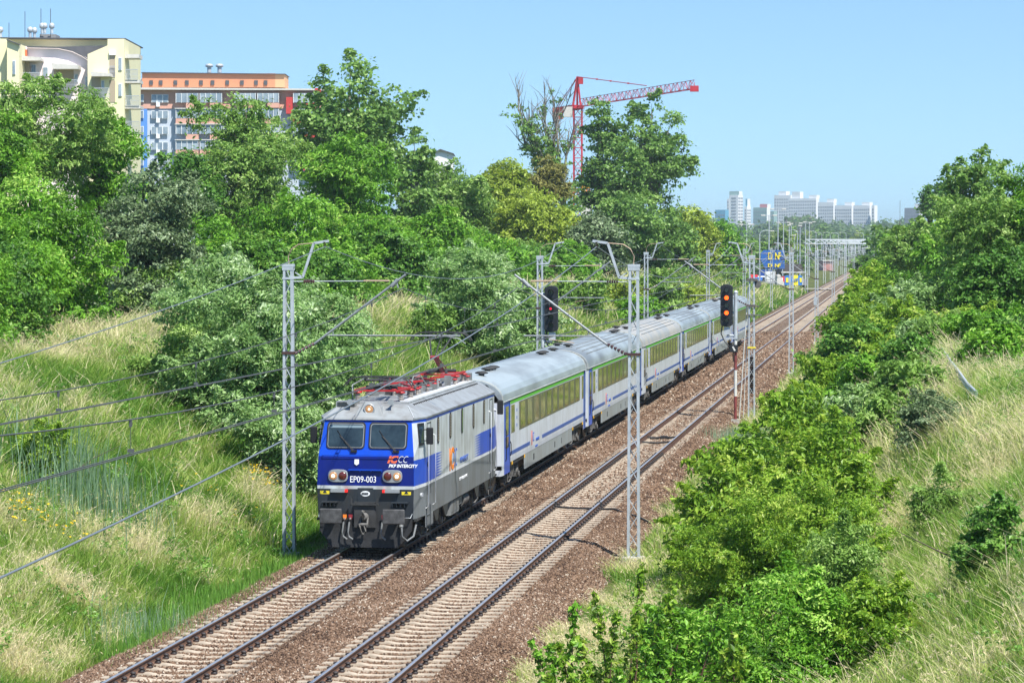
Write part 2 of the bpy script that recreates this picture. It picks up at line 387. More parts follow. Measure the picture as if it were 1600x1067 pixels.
# ================================================================== TRAIN
M_lg = streaky('paint_light_grey', (.52, .56, .58), (.26, .26, .25), .38, .7)
M_wh = streaky('paint_white', (.66, .68, .72), (.42, .43, .44), .35, .5)
M_bb = streaky('paint_bright_blue', (.006, .062, .50), (.012, .045, .26), .32, .4, spec=.3)
M_bd = streaky('paint_dark_blue', (.004, .012, .16), (.008, .016, .08), .32, .4, spec=.3)
M_dgs = streaky('paint_dark_grey_lit', (.16, .175, .19), (.10, .10, .10), .5, .7)  # side copy of the lower dark grey, sunlight put into its lighter colour
M_dg = streaky('paint_dark_grey', (.020, .027, .036), (.032, .033, .034), .5, .8)
M_roofg = streaky('roof_grey', (.27, .29, .305), (.17, .165, .16), .5, .8, zs=1.2)
M_seam = mat('roof_seam', (.52, .54, .56), .5)
M_chas = mat('chassis_dark', (.035, .036, .038), .7, var=.4, vs=5)
M_chasl = mat('chassis_dusty', (.13, .125, .12), .8, var=.45, vs=5)
M_steel = mat('wheel_steel', (.22, .20, .19), .45, .6)
M_glass = mat('cab_glass', (.010, .018, .026), .05, .0, spec=.5, col2=(.03, .05, .065), vs=1.6)
M_seal = mat('window_seal', (.012, .012, .014), .5)
M_red = mat('insulator_red', (.42, .018, .022), .45, var=.35, vs=3)
M_redd = mat('pantograph_red', (.24, .022, .03), .5, var=.3)
M_cream = mat('insulator_cream', (.34, .30, .27), .4, var=.5, vs=2)
M_alu = mat('galvanised_pipe', (.42, .45, .48), .42, .6, var=.25, vs=5)
M_org = mat('logo_orange', (.80, .22, .02), .5)
M_orr = mat('logo_red', (.72, .13, .05), .5)
M_lett = mat('lettering_white', (.8, .82, .85), .5)
M_letb = mat('lettering_blue', (.03, .10, .45), .5)
M_yel = mat('warning_yellow', (.75, .60, .03), .5)
M_lampon = mat('lamp_lit', (.22, .13, .07), .2, emit=((1., .50, .22), .22))
M_lampoff = mat('lamp_dark_red', (.10, .015, .01), .2, coat=.5)
M_mark = mat('marker_red', (.8, .02, .02), .3, emit=((1, .03, .02), .25))
M_silver = mat('lamp_ring', (.36, .38, .40), .45, .4)

M_bplate = mat('buffer_iron', (.075, .075, .078), .6, var=.5, vs=6)
M_boxg0 = mat('rim_grey', (.20, .21, .22), .4)
LOCO = empty('locomotive', (-14.55, 73.62, 0), 'blue and light grey electric locomotive with red roof gear pulling the train, headlights lit', 'locomotive')
L = LOCO
LY = 15.33                       # body length
lv = [.95, 1.77, 1.86, 2.56, 2.66, 3.56, 3.65]
def hwf(z): return float(np.interp(z, [.95, 1.9, 2.66, 3.65], [1.33, 1.36, 1.34, 1.22]))
def yf(z): return float(np.interp(z, [.95, 1.9, 2.62, 2.70, 3.65], [0.02, -.02, .06, .10, .42]))
def hw(z): return 1.47 if z > .9 else 1.45
mb = MB()
def ring(z):
    # right-hand side from front corner to rear corner, then back along the left
    f, y0 = hwf(z), yf(z)
    pts = [(f, y0), (1.47, 1.2), (1.47, LY-1.2), (f, LY-y0)]
    return [(x, y, z) for x, y in pts]+[(-x, y, z) for x, y in pts[::-1]]
rings = [ring(z) for z in lv]
vs = [p for r_ in rings for p in r_]
# material per level for: side cab, side middle, front
CAB = [5, 1, 2, 0, 0, 2]; MID = [5, 1, 0, 0, 0, 2]; FRO = [4, 0, 3, 3, 2, 2]
fs, ms = [], []
for k in range(len(lv)-1):
    for j in range(8):
        a, b = k*8+j, k*8+(j+1) % 8
        fs.append((a, b, b+8, a+8)); seg = {0: CAB, 1: MID, 2: CAB, 3: FRO, 4: CAB, 5: MID, 6: CAB, 7: FRO}[j]; ms.append(seg[k])
mb.v = vs; mb.f = fs; mb.m = ms; mb.s = [False]*len(fs)
mb.add([vs[i] for i in range(8)], [tuple(range(8))[::-1]], 4)
# lower lip: side sill steps down at cab ends
for s in (-1, 1):
    mb.box(min(s*1.44, s*1.475), max(s*1.44, s*1.475), 1.22, 2.4, .6, .96, 5)
BODY = mb.build('body', [M_lg, M_wh, M_bb, M_bd, M_dg, M_dgs], L, bevel=.025)
# side livery bands, thin painted panels
def teeth(y0, y1, z0, z1, tip, n=9, flip=False):
    """blue block with saw-tooth edge towards tip"""
    pts = [(y0, z0), (y0, z1)]
    for i in range(n):
        za = z1-(z1-z0)*i/n; zb = z1-(z1-z0)*(i+.5)/n; zc = z1-(z1-z0)*(i+1)/n
        pts += [(y1, za), (tip, zb)] 
    pts += [(y1, z0)]
    return pts
def sidepanel(name, pts, mt, x=1.47, t=.004, both=True):
    for s in ((1, -1) if both else (1,)):
        mb = MB(); p = [(s*x, a, b) for a, b in pts]; mb.prism(p, (s*t, 0, 0)); mb.build(name, mt, L)
sidepanel('blue_panel', teeth(1.21, 2.8, 1.862, 2.56, 3.95), M_bb)
sidepanel('blue_panel', teeth(LY-1.21, LY-3.9, 1.862, 2.56, LY-5.4), M_bb)
# roof
mb = MB()
def rr(z, f, yy, wx): return [(f, yy, z), (wx, 1.25, z), (wx, LY-1.25, z), (f, LY-yy, z), (-f, LY-yy, z), (-wx, LY-1.25, z), (-wx, 1.25, z), (-f, yy, z)]
R0 = rr(3.645, 1.25, .36, 1.50); R1 = rr(3.70, 1.26, .38, 1.51); R2 = rr(3.99, .98, 1.0, 1.02); R3 = rr(4.03, .9, 1.15, .95)
vs = R0+R1+R2+R3
mb.add(vs, [(k*8+j, k*8+(j+1) % 8, k*8+8+(j+1) % 8, k*8+8+j) for k in range(3) for j in range(8)]+[tuple(range(24, 32))], 0)
mb.bar((1.0, 1.05, 4.0), (1.28, .42, 3.71), .02, .02, 1)
ROOF = mb.build('roof', [M_roofg, M_seam], L, bevel=.01)
# walkway / raised platform with bolts
mb = MB(); mb.box(-.92, .92, 1.5, LY-1.5, 4.03, 4.07); mb.box(.62, .90, 1.9, LY-2, 4.07, 4.10, 1)
for k in range(42): mb.box(1.0, 1.05, 1.8+k*.28, 1.86+k*.28, 3.965, 4.02, 2)

mb.build('roof_walkway', [M_roofg, M_seam, M_chas], ROOF)
# nose hump with top headlight
mb = MB()
mb.add([(-.42, .45, 3.68), (.42, .45, 3.68), (.30, .62, 3.98), (.18, .70, 4.13), (-.18, .70, 4.13), (-.30, .62, 3.98),
        (-.42, 1.5, 3.95), (.42, 1.5, 3.95), (.30, 1.6, 4.03), (.18, 1.7, 4.06), (-.18, 1.7, 4.06), (-.30, 1.6, 4.03)],
       [(0, 1, 2, 3, 4, 5), (1, 7, 8, 2), (2, 8, 9, 3), (3, 9, 10, 4), (4, 10, 11, 5), (5, 11, 6, 0)], 0)
mb.build('headlight_hump', M_roofg, ROOF)
def lamp(name, x, z, r, y, lit, ring_=True):
    mb = MB()
    if ring_: mb.lathe((x, y, z), [(r*1.38, .02), (r*1.38, -.03), (r*1.1, -.04), (r*1.02, -.02)], 'y', 16, 0)
    o = mb.build(name, M_silver, L)
    mb = MB(); mb.lathe((x, y, z), [(r, .0), (r*.98, -.026), (r*.6, -.04), (r*.1, -.045)], 'y', 14, 0)
    mb.build('lens', M_lampon if lit else M_lampoff, o)
    if lit:
        mb = MB(); mb.lathe((x, y-.047, z), [(r*.3, .01), (r*.25, -.006)], 'y', 10, 0); mb.build('bulb', mat('bulb_glow', (1, .8, .6), .3, emit=((1, .78, .5), 1.7)), o)
    return o
lamp('headlight', 0, 3.93, .115, .57, True)
for s in (-1, 1):
    cx = s*.76
    # rounded double-lamp housing
    mb = MB(); hwid, hh = .275, .175; pts = []
    for i in range(20):
        t = 2*math.pi*i/20; c_, s_ = math.cos(t), math.sin(t)
        pts.append((cx+math.copysign(abs(c_)**.55, c_)*hwid, -.015, 2.13+math.copysign(abs(s_)**.7, s_)*hh))
    mb.prism(pts, (0, -.05, 0)); o = mb.build('headlight_housing', M_silver, L, bevel=.01)
    for q in (-.13, .13):
        lit = (q*s > 0)
        mb = MB(); mb.lathe((cx+q, -.066, 2.13), [(.115, .0), (.113, -.016), (.07, -.03), (.01, -.034)], 'y', 14)
        l_ = mb.build('headlight', M_lampon if lit else M_lampoff, o)
        if lit:
            mb = MB(); mb.lathe((cx+q, -.10, 2.13), [(.052, .004), (.045, -.008)], 'y', 10); mb.build('bulb', MATS['bulb_glow'], o)
    mb = MB(); mb.box(cx-.2, cx+.2, -.12, 0, 1.68, 1.76); mb.box(cx-s*.2-.07, cx-s*.2+.0, -.124, -.02, 1.683, 1.757, 1) if s > 0 else mb.box(cx+.2, cx+.27, -.124, -.02, 1.683, 1.757, 1)
    mb.build('marker_lamp', [M_silver, M_mark], L)
    mb = MB(); mb.box(s*1.14-.13, s*1.14+.13, -.012, .02, 1.62, 1.78); mb.prism([(s*1.14-.06, -.013, 1.65), (s*1.14+.06, -.013, 1.65), (s*1.14, -.013, 1.75)], (0, -.004, 0), 1)
    mb.build('warning_plate', [M_yel, M_dg], L)
    # windscreen: frame, pane
    x0, x1 = (.055, 1.13) if s > 0 else (-1.13, -.055)
    def scr(x, z, off):  # point on the raked screen plane
        return (x, yf(z)-off, z)
    def rrect(xa, xb, za, zb, rad, off):
        pts = []
        for cx_, cz_, a0 in ((xb-rad, zb-rad, 0), (xa+rad, zb-rad, 90), (xa+rad, za+rad, 180), (xb-rad, za+rad, 270)):
            for i in range(5):
                t = R(a0+22.5*i); pts.append(scr(cx_+rad*math.cos(t), cz_+rad*math.sin(t), off))
        return pts
    mb = MB(); mb.prism(rrect(x0, x1, 2.86, 3.58, .10, .004), (0, -.03, .009)); fr = mb.build('windscreen_frame', M_seal, L)
    mb = MB(); mb.prism(rrect(x0+.035, x1-.035, 2.895, 3.545, .08, .035), (0, -.004, .001)); mb.build('window_rim', M_boxg0, fr)
    mb = MB(); mb.prism(rrect(x0+.055, x1-.055, 2.915, 3.525, .07, .040), (0, -.006, .002)); mb.build('windscreen', M_glass, fr)
    if s < 0: mb = MB(); mb.prism([scr(-1.04, 3.43, .05), scr(-.12, 3.43, .05), scr(-.12, 3.50, .05), scr(-1.04, 3.50, .05)], (0, -.003, 0)); mb.build('sun_visor', mat('visor_grey', (.16, .22, .26), .4), fr)
    # wiper
    xa = s*.70 if s > 0 else -.48
    mb = MB(); mb.tube([scr(xa+.12, 2.80, .08), scr(xa-.28, 3.22, .07)], .011, 5); mb.tube([scr(xa+.16, 2.80, .07), scr(xa-.24, 3.2, .07)], .008, 5)
    mb.bar(scr(xa-.1, 3.0, .06), scr(xa-.36, 3.36, .055), .015, .02); mb.box(xa+.05, xa+.22, yf(2.8)-.08, yf(2.8)+.02, 2.77, 2.83)
    mb.build('wiper', M_seal, L)
    # buffers
    mb = MB(); mb.cyl((s*.875, .05, 1.06), (s*.875, -.28, 1.06), .13, .11, 14); mb.cyl((s*.875, -.28, 1.06), (s*.875, -.48, 1.06), .085, n=12)
    bf = mb.build('buffer', M_chas, L)
    mb = MB(); mb.box(s*.875-.31, s*.875+.31, -.53, -.47, .86, 1.27); mb.build('buffer_plate', M_bplate, bf, bevel=.03)
    mb = MB(); mb.box(s*.98-.22, s*.98+.22, -.22, 0, 1.40, 1.43); [mb.box(s*.98-.2+.11*i, s*.98-.18+.11*i, -.2, 0, 1.3, 1.40) for i in range(4)]
    mb.build('front_step', M_dg, L)
    mb = MB(); mb.tube([(s*1.02, -.02, 1.0), (s*1.05, -.16, 1.0), (s*1.28, -.16, 1.0), (s*1.30, .0, 1.1)], .015, 6); mb.build('shunter_handle', M_alu, L)
    # tall corner handrails on the side and the cab door
for sx in (1, -1):
    for yy in (1.22, 2.36, LY-2.36, LY-1.22):
        mb = MB(); x = sx*1.55; mb.tube([(sx*1.47, yy, 3.15), (x, yy, 3.1), (x, yy, 1.2), (sx*1.47, yy, 1.15)], .013, 6); mb.build('handrail', M_lett, L)
    for y0 in (1.42, LY-2.2):
        mb = MB(); xx = sx*1.474
        mb.bar((xx, y0, 1.5), (xx, y0, 3.5), .012, .02); mb.bar((xx, y0+.58, 1.5), (xx, y0+.58, 3.5), .012, .02); mb.bar((xx, y0, 3.5), (xx, y0+.58, 3.5), .012, .02)
        mb.cbox((sx*1.49, y0+.08, 2.35), (.03, .05, .12)); d = mb.build('cab_door', M_seal, L)
    for (y0, mi) in ((3.08, 0), (5.22, 0), (7.38, 1), (9.6, 0), (11.75, 0)):
        mb = MB(); p = []
        for cz, a0 in ((3.45, 0), (2.92, 180)):
            for i in range(7): t = R(a0+30*i); p.append((sx*1.471, y0+.14+.14*math.cos(t), cz+.12*math.sin(t)))
        mb.prism(p, (sx*.02, 0, 0)); g = mb.build('side_window' if mi else 'air_grille', M_seal, L)
        mb = MB()
        if mi: mb.box(sx*1.475-.02, sx*1.475+.02, y0+.06, y0+.22, 2.86, 3.51); mb.build('pane', mat('green_glass', (.05, .09, .06), .08, spec=.8), g)
        else:
            mb.box(sx*1.486-.01, sx*1.486+.01, y0+.045, y0+.235, 2.86, 3.51)
            for k in range(14): mb.box(sx*1.49-.012, sx*1.49+.012, y0+.05, y0+.23, 2.87+k*.046, 2.885+k*.046, 1)
            mb.build('louvre', [mat('louvre_bronze', (.36, .30, .23), .4, .3), M_seal], g)
    mb = MB(); p = [(sx*1.40, .50, 2.93), (sx*1.452, .95, 2.93), (sx*1.44, 1.02, 3.54), (sx*1.33, .66, 3.54)]
    mb.prism(p, (sx*.02, 0, 0)); g = mb.build('cab_side_window', M_seal, L)
    mb = MB(); p = [(sx*1.425, .56, 3.0), (sx*1.468, .90, 3.0), (sx*1.458, .95, 3.47), (sx*1.365, .70, 3.47)]
    mb.prism(p, (sx*.004, 0, 0)); mb.build('pane', M_glass, g)
    for yy in (.95, LY-.95):
        mb = MB(); mb.tube([(sx*1.4, yy, 3.35), (sx*1.62, yy-.06, 3.36)], .015, 6); mb.tube([(sx*1.4, yy, 3.05), (sx*1.62, yy-.06, 3.05)], .015, 6)
        mr = mb.build('mirror', M_seal, L); mb = MB(); mb.box(sx*1.64-.10, sx*1.64+.10, yy-.10, yy-.03, 2.95, 3.42); mb.build('mirror_glass', M_seal, mr, bevel=.03)
# front ledge, number, logo
def onfront(x, z, y): return frame((x, y, z), (1, 0, 0), (0, -(yf(2.6)-yf(1.95))*-1/.65, 1))
mb = MB(); mb.box(-.47, .47, -.07, .02, 2.28, 2.31); [mb.box(x-.015, x+.015, -.05, .02, 2.24, 2.28) for x in (-.45, -.15, .15, .45)]; mb.build('front_ledge', M_bb, L)
mb = MB(); mb.tube([(-1.2, .0, 2.70), (1.2, .0, 2.70)], .012, 6); mb.tube([(-1.2, .0, 2.70), (-1.2, .08, 2.70)], .012, 5); mb.build('front_rail', M_bb, L)
UPF = (0, (yf(2.6)-yf(1.95))/.65, 1)
text('lettering', 'EP09-003', .245, frame((-.44, -.024, 1.955), (1, 0, 0), UPF), M_lett, L, xs=.80)
text('lettering', 'PKP INTERCITY', .125, frame((.64, .025, 2.37), (1, 0, 0), UPF), M_lett, L, shear=.3, xs=.92, bold=.004)
MF = frame((.60, .045, 2.50), (1, 0, 0), UPF)
text('logo', 'IC', .27, MF, M_orr, L, shear=.35, xs=.98, bold=.016)
text('logo', 'CC', .27, frame((.88, .044, 2.50), (1, 0, 0), UPF), M_lett, L, shear=.35, xs=.72, bold=-.004)
# small crest and works plate
mb = MB(); mb.prism([(-.31, .035, 2.46), (-.25, .03, 2.42), (-.19, .035, 2.46), (-.19, .05, 2.58), (-.31, .05, 2.58)], (0, -.03, 0)); mb.build('crest', M_lett, L)
mb = MB(); mb.box(-.22, .22, -.02, .03, 1.42, 1.80); p = []
for i in range(16): t = 2*math.pi*i/16; p.append((.13*math.cos(t), -.021, 1.645+.075*math.sin(t)))
mb.prism(p, (0, -.01, 0), 1); pl = mb.build('works_plate', [M_dg, M_lett], L)
text('lettering', '09009', .085, frame((-.105, -.035, 1.615), (1, 0, 0), (0, 0, 1)), M_dg, pl, xs=.9, bold=.004)
# side lettering
for s in (1, -1):
    rt = (0, s, 0)
    o0 = s*1.478
    def sy(y): return y if s > 0 else y
    text('logo', 'IC', .88, frame((o0, sy(5.2) if s > 0 else 6.6, 1.88), rt, (0, 0, 1)), M_org, L, xs=1.0, bold=.03)
    text('logo', 'CC', .80, frame((s*1.474, 5.9 if s > 0 else 5.9, 1.90), rt, (0, 0, 1)), M_letb, L, xs=.62, bold=-.012)
    text('lettering', 'PKP INTERCITY', .27, frame((o0, 7.15 if s > 0 else 4.6, 1.92), rt, (0, 0, 1)), M_letb, L, xs=.84, bold=-.006)
    text('lettering', 'EP09-003', .16, frame((s*1.42, .65 if s > 0 else 1.5, 1.5), (s*.06 if s > 0 else -.06, s, 0), (0, 0, 1)), M_lett, L, xs=.7)
    text('lettering', '91 51 1 150 033-3 PL-PKPIC', .13, frame((o0, 7.0 if s > 0 else 8.9, 1.42), rt, (0, 0, 1)), M_lett, L)
# lower front: beam, hook, hoses, snowplough
mb = MB(); mb.box(-.30, .30, -.10, .06, .72, 1.42, 0); mb.bar((-.36, -.16, 1.35), (-.36, -.16, 1.52), .04); mb.bar((.36, -.16, 1.35), (.36, -.16, 1.52), .04); mb.bar((-.4, -.14, 1.36), (.4, -.14, 1.36), .05)
mb.lathe((0, -.15, 1.02), [(.12, .0), (.1, -.08), (.06, -.14)], 'y', 12, 1)
mb.tube([(0, -.12, 1.04), (0, -.34, 1.06), (0, -.42, 1.13), (0, -.36, 1.2)], .045, 8, 1)
for s in (-1, 1): mb.tube([(s*.09, -.15, 1.0), (s*.10, -.32, .8), (s*.06, -.34, .62), (0, -.34, .56)], .028, 6, 1)
mb.cyl((-.13, -.3, .82), (.13, -.3, .82), .045, n=8, m=1); mb.tube([(.0, -.3, .83), (.08, -.38, .64)], .02, 6, 1)
mb.build('coupler_hook', [M_chas, M_chasl], L)
for x, q in ((-.56, 0), (-.40, 1), (.52, 2)):
    mb = MB(); mb.tube([(x, .02, .98), (x, -.14, .97), (x-.02, -.17, .86), (x-.06, -.2, .60), (x-.02, -.22, .48), (x+.08, -.2, .40)], .026, 7, 0); mb.cyl((x, -.06, .97), (x, -.13, .97), .04, n=8, m=1)
    mb.box(x-.05, x+.05, -.12, -.08, .99, 1.07, 1)
    mb.build('air_hose', [mat('hose_grey', (.16, .17, .18), .6), M_redd if q != 0 else M_org], L)
mb = MB(); mb.tube([(1.02, -.08, .98), (1.03, -.16, .8), (1.05, -.2, .5), (1.2, -.2, .38), (1.36, -.1, .5), (1.4, .05, .8)], .03, 7); mb.cyl((1.02, -.1, .86), (1.02, -.16, .74), .06, n=10); mb.build('heating_cable', MATS['hose_grey'], L)
mb = MB(); mb.add([(-1.30, .0, .97), (1.30, .0, .97), (1.28, -.02, .62), (.92, -.10, .17), (-.92, -.10, .17), (-1.28, -.02, .62),
                   (-1.30, .12, .97), (1.30, .12, .97), (1.28, .10, .62), (.92, .06, .17), (-.92, .06, .17), (-1.28, .10, .62)],
                  [(0, 5, 4, 3, 2, 1), (6, 7, 8, 9, 10, 11), (0, 6, 11, 5), (5, 11, 10, 4), (4, 10, 9, 3), (3, 9, 8, 2), (2, 8, 7, 1)], 0)
mb.build('snowplough', mat('plough_black', (.013, .014, .017), .65, var=.4, vs=7), L)
# underframe: bogies, boxes, tanks
def bogie(par, cy, kind='loco'):
    big = kind == 'loco'; wb = 1.52 if big else 1.28; rad = .62 if big else .46
    mb = MB()
    for s in (-1, 1):
        x = s*1.08
        mb.box(x-.07, x+.07, cy-wb-.35, cy+wb+.35, .62, .80, 0); mb.box(x-.07, x+.07, cy-.55, cy+.55, .48, .8, 0)
        for d in (-1, 1):
            y = cy+d*wb
            mb.cbox((s*1.14, y, .55), (.2, .34, .36), 1); mb.cyl((s*1.14, y, .55), (s*1.29, y, .55), .13, n=12, m=1)
            for e in (-.3, .3):
                mb.cyl((s*1.16, y+e, .5), (s*1.16, y+e, .85), .085, n=10, m=1)
                for q in range(4): mb.cyl((s*1.16, y+e, .53+q*.08), (s*1.16, y+e, .56+q*.08), .10, n=10, m=0)
        mb.cyl((s*1.2, cy-.25, .45), (s*1.2, cy-.25, .95), .08, n=8, m=1); mb.cyl((s*1.2, cy+.25, .45), (s*1.2, cy+.25, .95), .08, n=8, m=1)
        mb.tube([(s*1.22, cy-wb, .4), (s*1.24, cy-wb*.5, .34), (s*1.22, cy, .42)], .03, 6, 1)
        mb.cyl((s*1.05, cy+wb+.45, .42), (s*1.28, cy+wb+.45, .42), .11, n=10, m=1)
    b = mb.build('bogie', [M_chas, M_chasl], par)
    for s in (-1, 1):
        for d in (-1, 1):
            y = cy+d*wb; mb = MB()
            mb.lathe((s*.68, y, rad), [(rad*.25, .0), (rad*.9, .01), (rad+.03, .01), (rad+.03, .035), (rad, .04), (rad, .13), (rad*.88, .135), (rad*.86, .10), (rad*.3, .12), (rad*.28, .17)] if s > 0 else
                     [(rad*.28, -.17), (rad*.3, -.12), (rad*.86, -.10), (rad*.88, -.135), (rad, -.13), (rad, -.04), (rad+.03, -.035), (rad+.03, -.01), (rad*.9, -.01), (rad*.25, 0)], 'x', 24)
            mb.build('wheel', M_steel if not big else M_chasl, b)
    return b
bogie(L, 3.15); bogie(L, LY-3.15)
mb = MB(); mb.box(-1.25, 1.25, 5.7, 5.8, .35, .95, 0); 
mb.build('underframe_plate', M_chas, L)
M_boxg = streaky('equipment_grey', (.22, .235, .24), (.09, .085, .08), .6, .8)
for (y0, y1, z0, z1, x1) in ((5.8, 7.4, .48, 1.0, 1.40), (7.5, 8.3, .62, 1.0, 1.34)):
    mb = MB(); mb.box(-x1, x1, y0, y1, z0, z1); mb.box(x1, x1+.012, y0+.1, y1-.1, z0+.08, z1-.1); mb.build('battery_box', M_boxg, L, bevel=.02)
for s in (-1, 1):
    mb = MB(); mb.cyl((s*1.2, 8.5, .68), (s*1.2, 9.5, .68), .19, n=14); mb.build('air_tank', M_chasl, L)
# sill brackets hanging over the bogies, steps
for s in (-1, 1):
    for y0 in (2.5, 4.1, 10.0, 12.0):
        mb = MB(); x = s*1.42; mb.prism([(x, y0, .96), (x, y0+1.0, .96), (x, y0+.8, .62), (x, y0+.45, .62)], (s*.04, 0, 0)); mb.build('sill_bracket', M_dg, L)
    for y0 in (1.3, LY-2.1):
        mb = MB()
        for z in (.35, .62, .90): mb.box(s*1.38-.1, s*1.38+.1, y0, y0+.55, z, z+.03)
        mb.box(s*1.48-.01, s*1.48+.01, y0-.03, y0, .3, 1.2); mb.box(s*1.48-.01, s*1.48+.01, y0+.55, y0+.58, .3, 1.2); mb.build('door_steps', M_dg, L)
mb = MB(); mb.box(-1.40, 1.40, .15, LY-.15, .88, .945); mb.box(-.5, .5, 1.2, LY-1.2, .45, .88); mb.build('chassis', M_chas, L)
for yv in (LY,):
    for s in (-1, 1):
        mb = MB(); mb.cyl((s*.875, LY-.05, 1.06), (s*.875, LY+.45, 1.06), .10, n=12); mb.box(s*.875-.3, s*.875+.3, LY+.45, LY+.5, .88, 1.25); mb.build('buffer', M_chas, L)
# roof: horn x2, vents, pantographs
for s in (-1, 1):
    mb = MB(); mb.lathe((s*.58, .98, 4.12), [(.085, -.28), (.06, -.22), (.03, -.1), (.025, .1)], 'y', 12); mb.cyl((s*.58, 1.05, 4.0), (s*.58, 1.05, 4.12), .03, n=8); mb.build('horn', M_silver, ROOF)
mb = MB(); mb.box(-1.02, -.45, .95, 1.5, 3.92, 4.12)
for k in range(5): mb.box(-.98, -.49, .935, .95, 3.95+k*.033, 3.965+k*.033, 1)
mb.build('roof_vent', [M_roofg, M_chas], ROOF)
for (y0, y1, x0, x1, h) in ((7.7, 9.3, -.9, -.55, .30), (13.5, 13.8, -.2, .8, .26), (7.0, 7.6, -.85, -.4, .35)):
    mb = MB(); mb.box(x0, x1, y0, y1, 4.07, 4.07+h); mb.build('roof_box', M_boxg, ROOF, bevel=.02)
def insul(mb, x, y, z, h=.22, r=.075, m=1):
    n = 4
    for k in range(n): mb.lathe((x, y, z+k*h/n), [(r*.5, 0), (r, .01), (r*1.05, .022), (r*.5, .04), (r*.45, h/n)], n=10, m=m)
def panto(cy, up, dirn):
    """half pantograph; dirn: +1 knee towards +y"""
    p = empty('pantograph', (0, cy, 0)); p.parent = L
    mb = MB()
    for x in (-.62, .62):
        for y in (-.75, .75):
            insul(mb, x, y, 4.10, .20, .09, 1); mb.lathe((x, y, 4.30), [(.13, 0), (.14, .02), (.12, .045)], n=12, m=0)
    mb.bar((-.62, -.75, 4.37), (.62, -.75, 4.37), .08, .05, 0); mb.bar((-.62, .75, 4.37), (.62, .75, 4.37), .08, .05, 0)
    mb.bar((-.62, -1.05, 4.38), (-.62, 1.05, 4.38), .07, .06, 0); mb.bar((.62, -1.05, 4.38), (.62, 1.05, 4.38), .07, .06, 0)
    mb.bar((-.3, -.75, 4.42), (-.1, .75, 4.42), .06, .06, 2); mb.bar((.3, -.75, 4.42), (.1, .75, 4.42), .06, .06, 2)
    mb.cyl((-.45, .35*dirn, 4.45), (.45, .35*dirn, 4.45), .05, n=8, m=2); mb.build('base_frame', [M_red, M_cream, M_chas], p)
    if up: k = Vector((0, -1.05*dirn+.0, 4.92)); h = Vector((0, .15*dirn, 5.58))
    else: k = Vector((0, -1.35*dirn, 4.62)); h = Vector((0, .75*dirn, 4.66))
    b = Vector((0, .35*dirn, 4.46))
    mb = MB(); mb.tube([b, k], .065, 8, 0, radii=[.085, .055]); mb.tube([b+Vector((.12, .25*dirn, 0)), k+Vector((.05, 0, .05))], .022, 6, 0)
    mb.cyl(k-Vector((.14, 0, 0)), k+Vector((.14, 0, 0)), .06, n=8); mb.build('lower_arm', M_redd, p)
    mb = MB()
    for s in (-1, 1): mb.tube([k+Vector((s*.10, 0, 0)), h+Vector((s*.38, 0, 0))], .028, 6)
    mb.tube([k, h-Vector((0, 0, .05))], .018, 6); mb.cyl(h-Vector((.42, 0, 0)), h+Vector((.42, 0, 0)), .03, n=8); mb.build('upper_arm', M_chas, p)
    mb = MB()
    for dy in (-.18, .18):
        c = h+Vector((0, dy, .07)); mb.tube([c+Vector((x, 0, z)) for x, z in ((-.98, -.24), (-.90, -.12), (-.78, -.02), (-.6, .02), (.6, .02), (.78, -.02), (.90, -.12), (.98, -.24))], .02, 6)
        mb.box(-.55, .55, c.y-.03, c.y+.03, c.z+.015, c.z+.05)
    mb.bar(h+Vector((-.38, -.18, .05)), h+Vector((-.38, .18, .05)), .03); mb.bar(h+Vector((.38, -.18, .05)), h+Vector((.38, .18, .05)), .03); mb.build('contact_head', M_chas, p)
panto(2.75, False, -1); panto(LY-3.0, True, 1)
# high-voltage bus bars, insulators and fittings between the pantographs
rg = random.Random(5)
mb = MB(); pts = []
for (x, y) in ((.45, 4.6), (.5, 5.3), (.42, 6.1), (.48, 7.2), (.5, 8.3), (.42, 9.2), (-.1, 4.8), (-.15, 5.9), (-.1, 7.9), (-.2, 8.9), (.1, 9.9), (-.75, 4.7), (-.7, 5.9), (.78, 13.0), (.7, 10.9), (-.6, 10.2)):
    insul(mb, x, y, 4.07, .17, .055, 1); mb.lathe((x, y, 4.24), [(.08, 0), (.088, .02), (.07, .035), (.03, .04)], n=10, m=0); pts.append((x, y))
mb.build('roof_insulator', [M_red, M_cream], ROOF)
mb = MB(); mb.tube([(.45, 4.6, 4.31), (.5, 5.3, 4.33), (.42, 6.1, 4.31), (.48, 7.2, 4.33), (.5, 8.3, 4.31), (.42, 9.2, 4.31)], .016, 6, 1)
mb.tube([(-.1, 4.8, 4.31), (-.15, 5.9, 4.37), (-.1, 7.9, 4.33), (-.2, 8.9, 4.37), (.1, 9.9, 4.31)], .016, 6, 1)
for (x0, y0, x1, y1) in ((.45, 4.8, .0, 5.5), (-.6, 6.2, .3, 7.4), (.5, 8.5, -.3, 9.4), (.1, 9.9, .7, 10.9)): mb.bar((x0, y0, 4.34), (x1, y1, 4.38), .07, .05, 0)
mb.build('bus_bar', [M_red, M_chasl], ROOF)
for i in range(44):
    mb = MB()
    x, y = rg.uniform(-.85, .6), rg.uniform(4.2, 11.2); h = rg.uniform(.08, .34); a = rg.uniform(.04, .15)
    (mb.box(x-a, x+a, y-a, y+a, 4.07, 4.07+h, i % 3 == 0) if i % 2 else mb.cyl((x, y, 4.07), (x, y, 4.07+h), a*.7, n=10, m=int(i % 4 == 0)))
    mb.build('roof_fitting', [MATS['equipment_grey'], M_chas], ROOF)
mb = MB()
mb.tube([(-.75, 2.0, 4.1), (-.85, 2.4, 4.5), (-.8, 4.0, 4.62), (-.8, 5.2, 4.5), (-.75, 5.6, 4.2)], .02, 6)
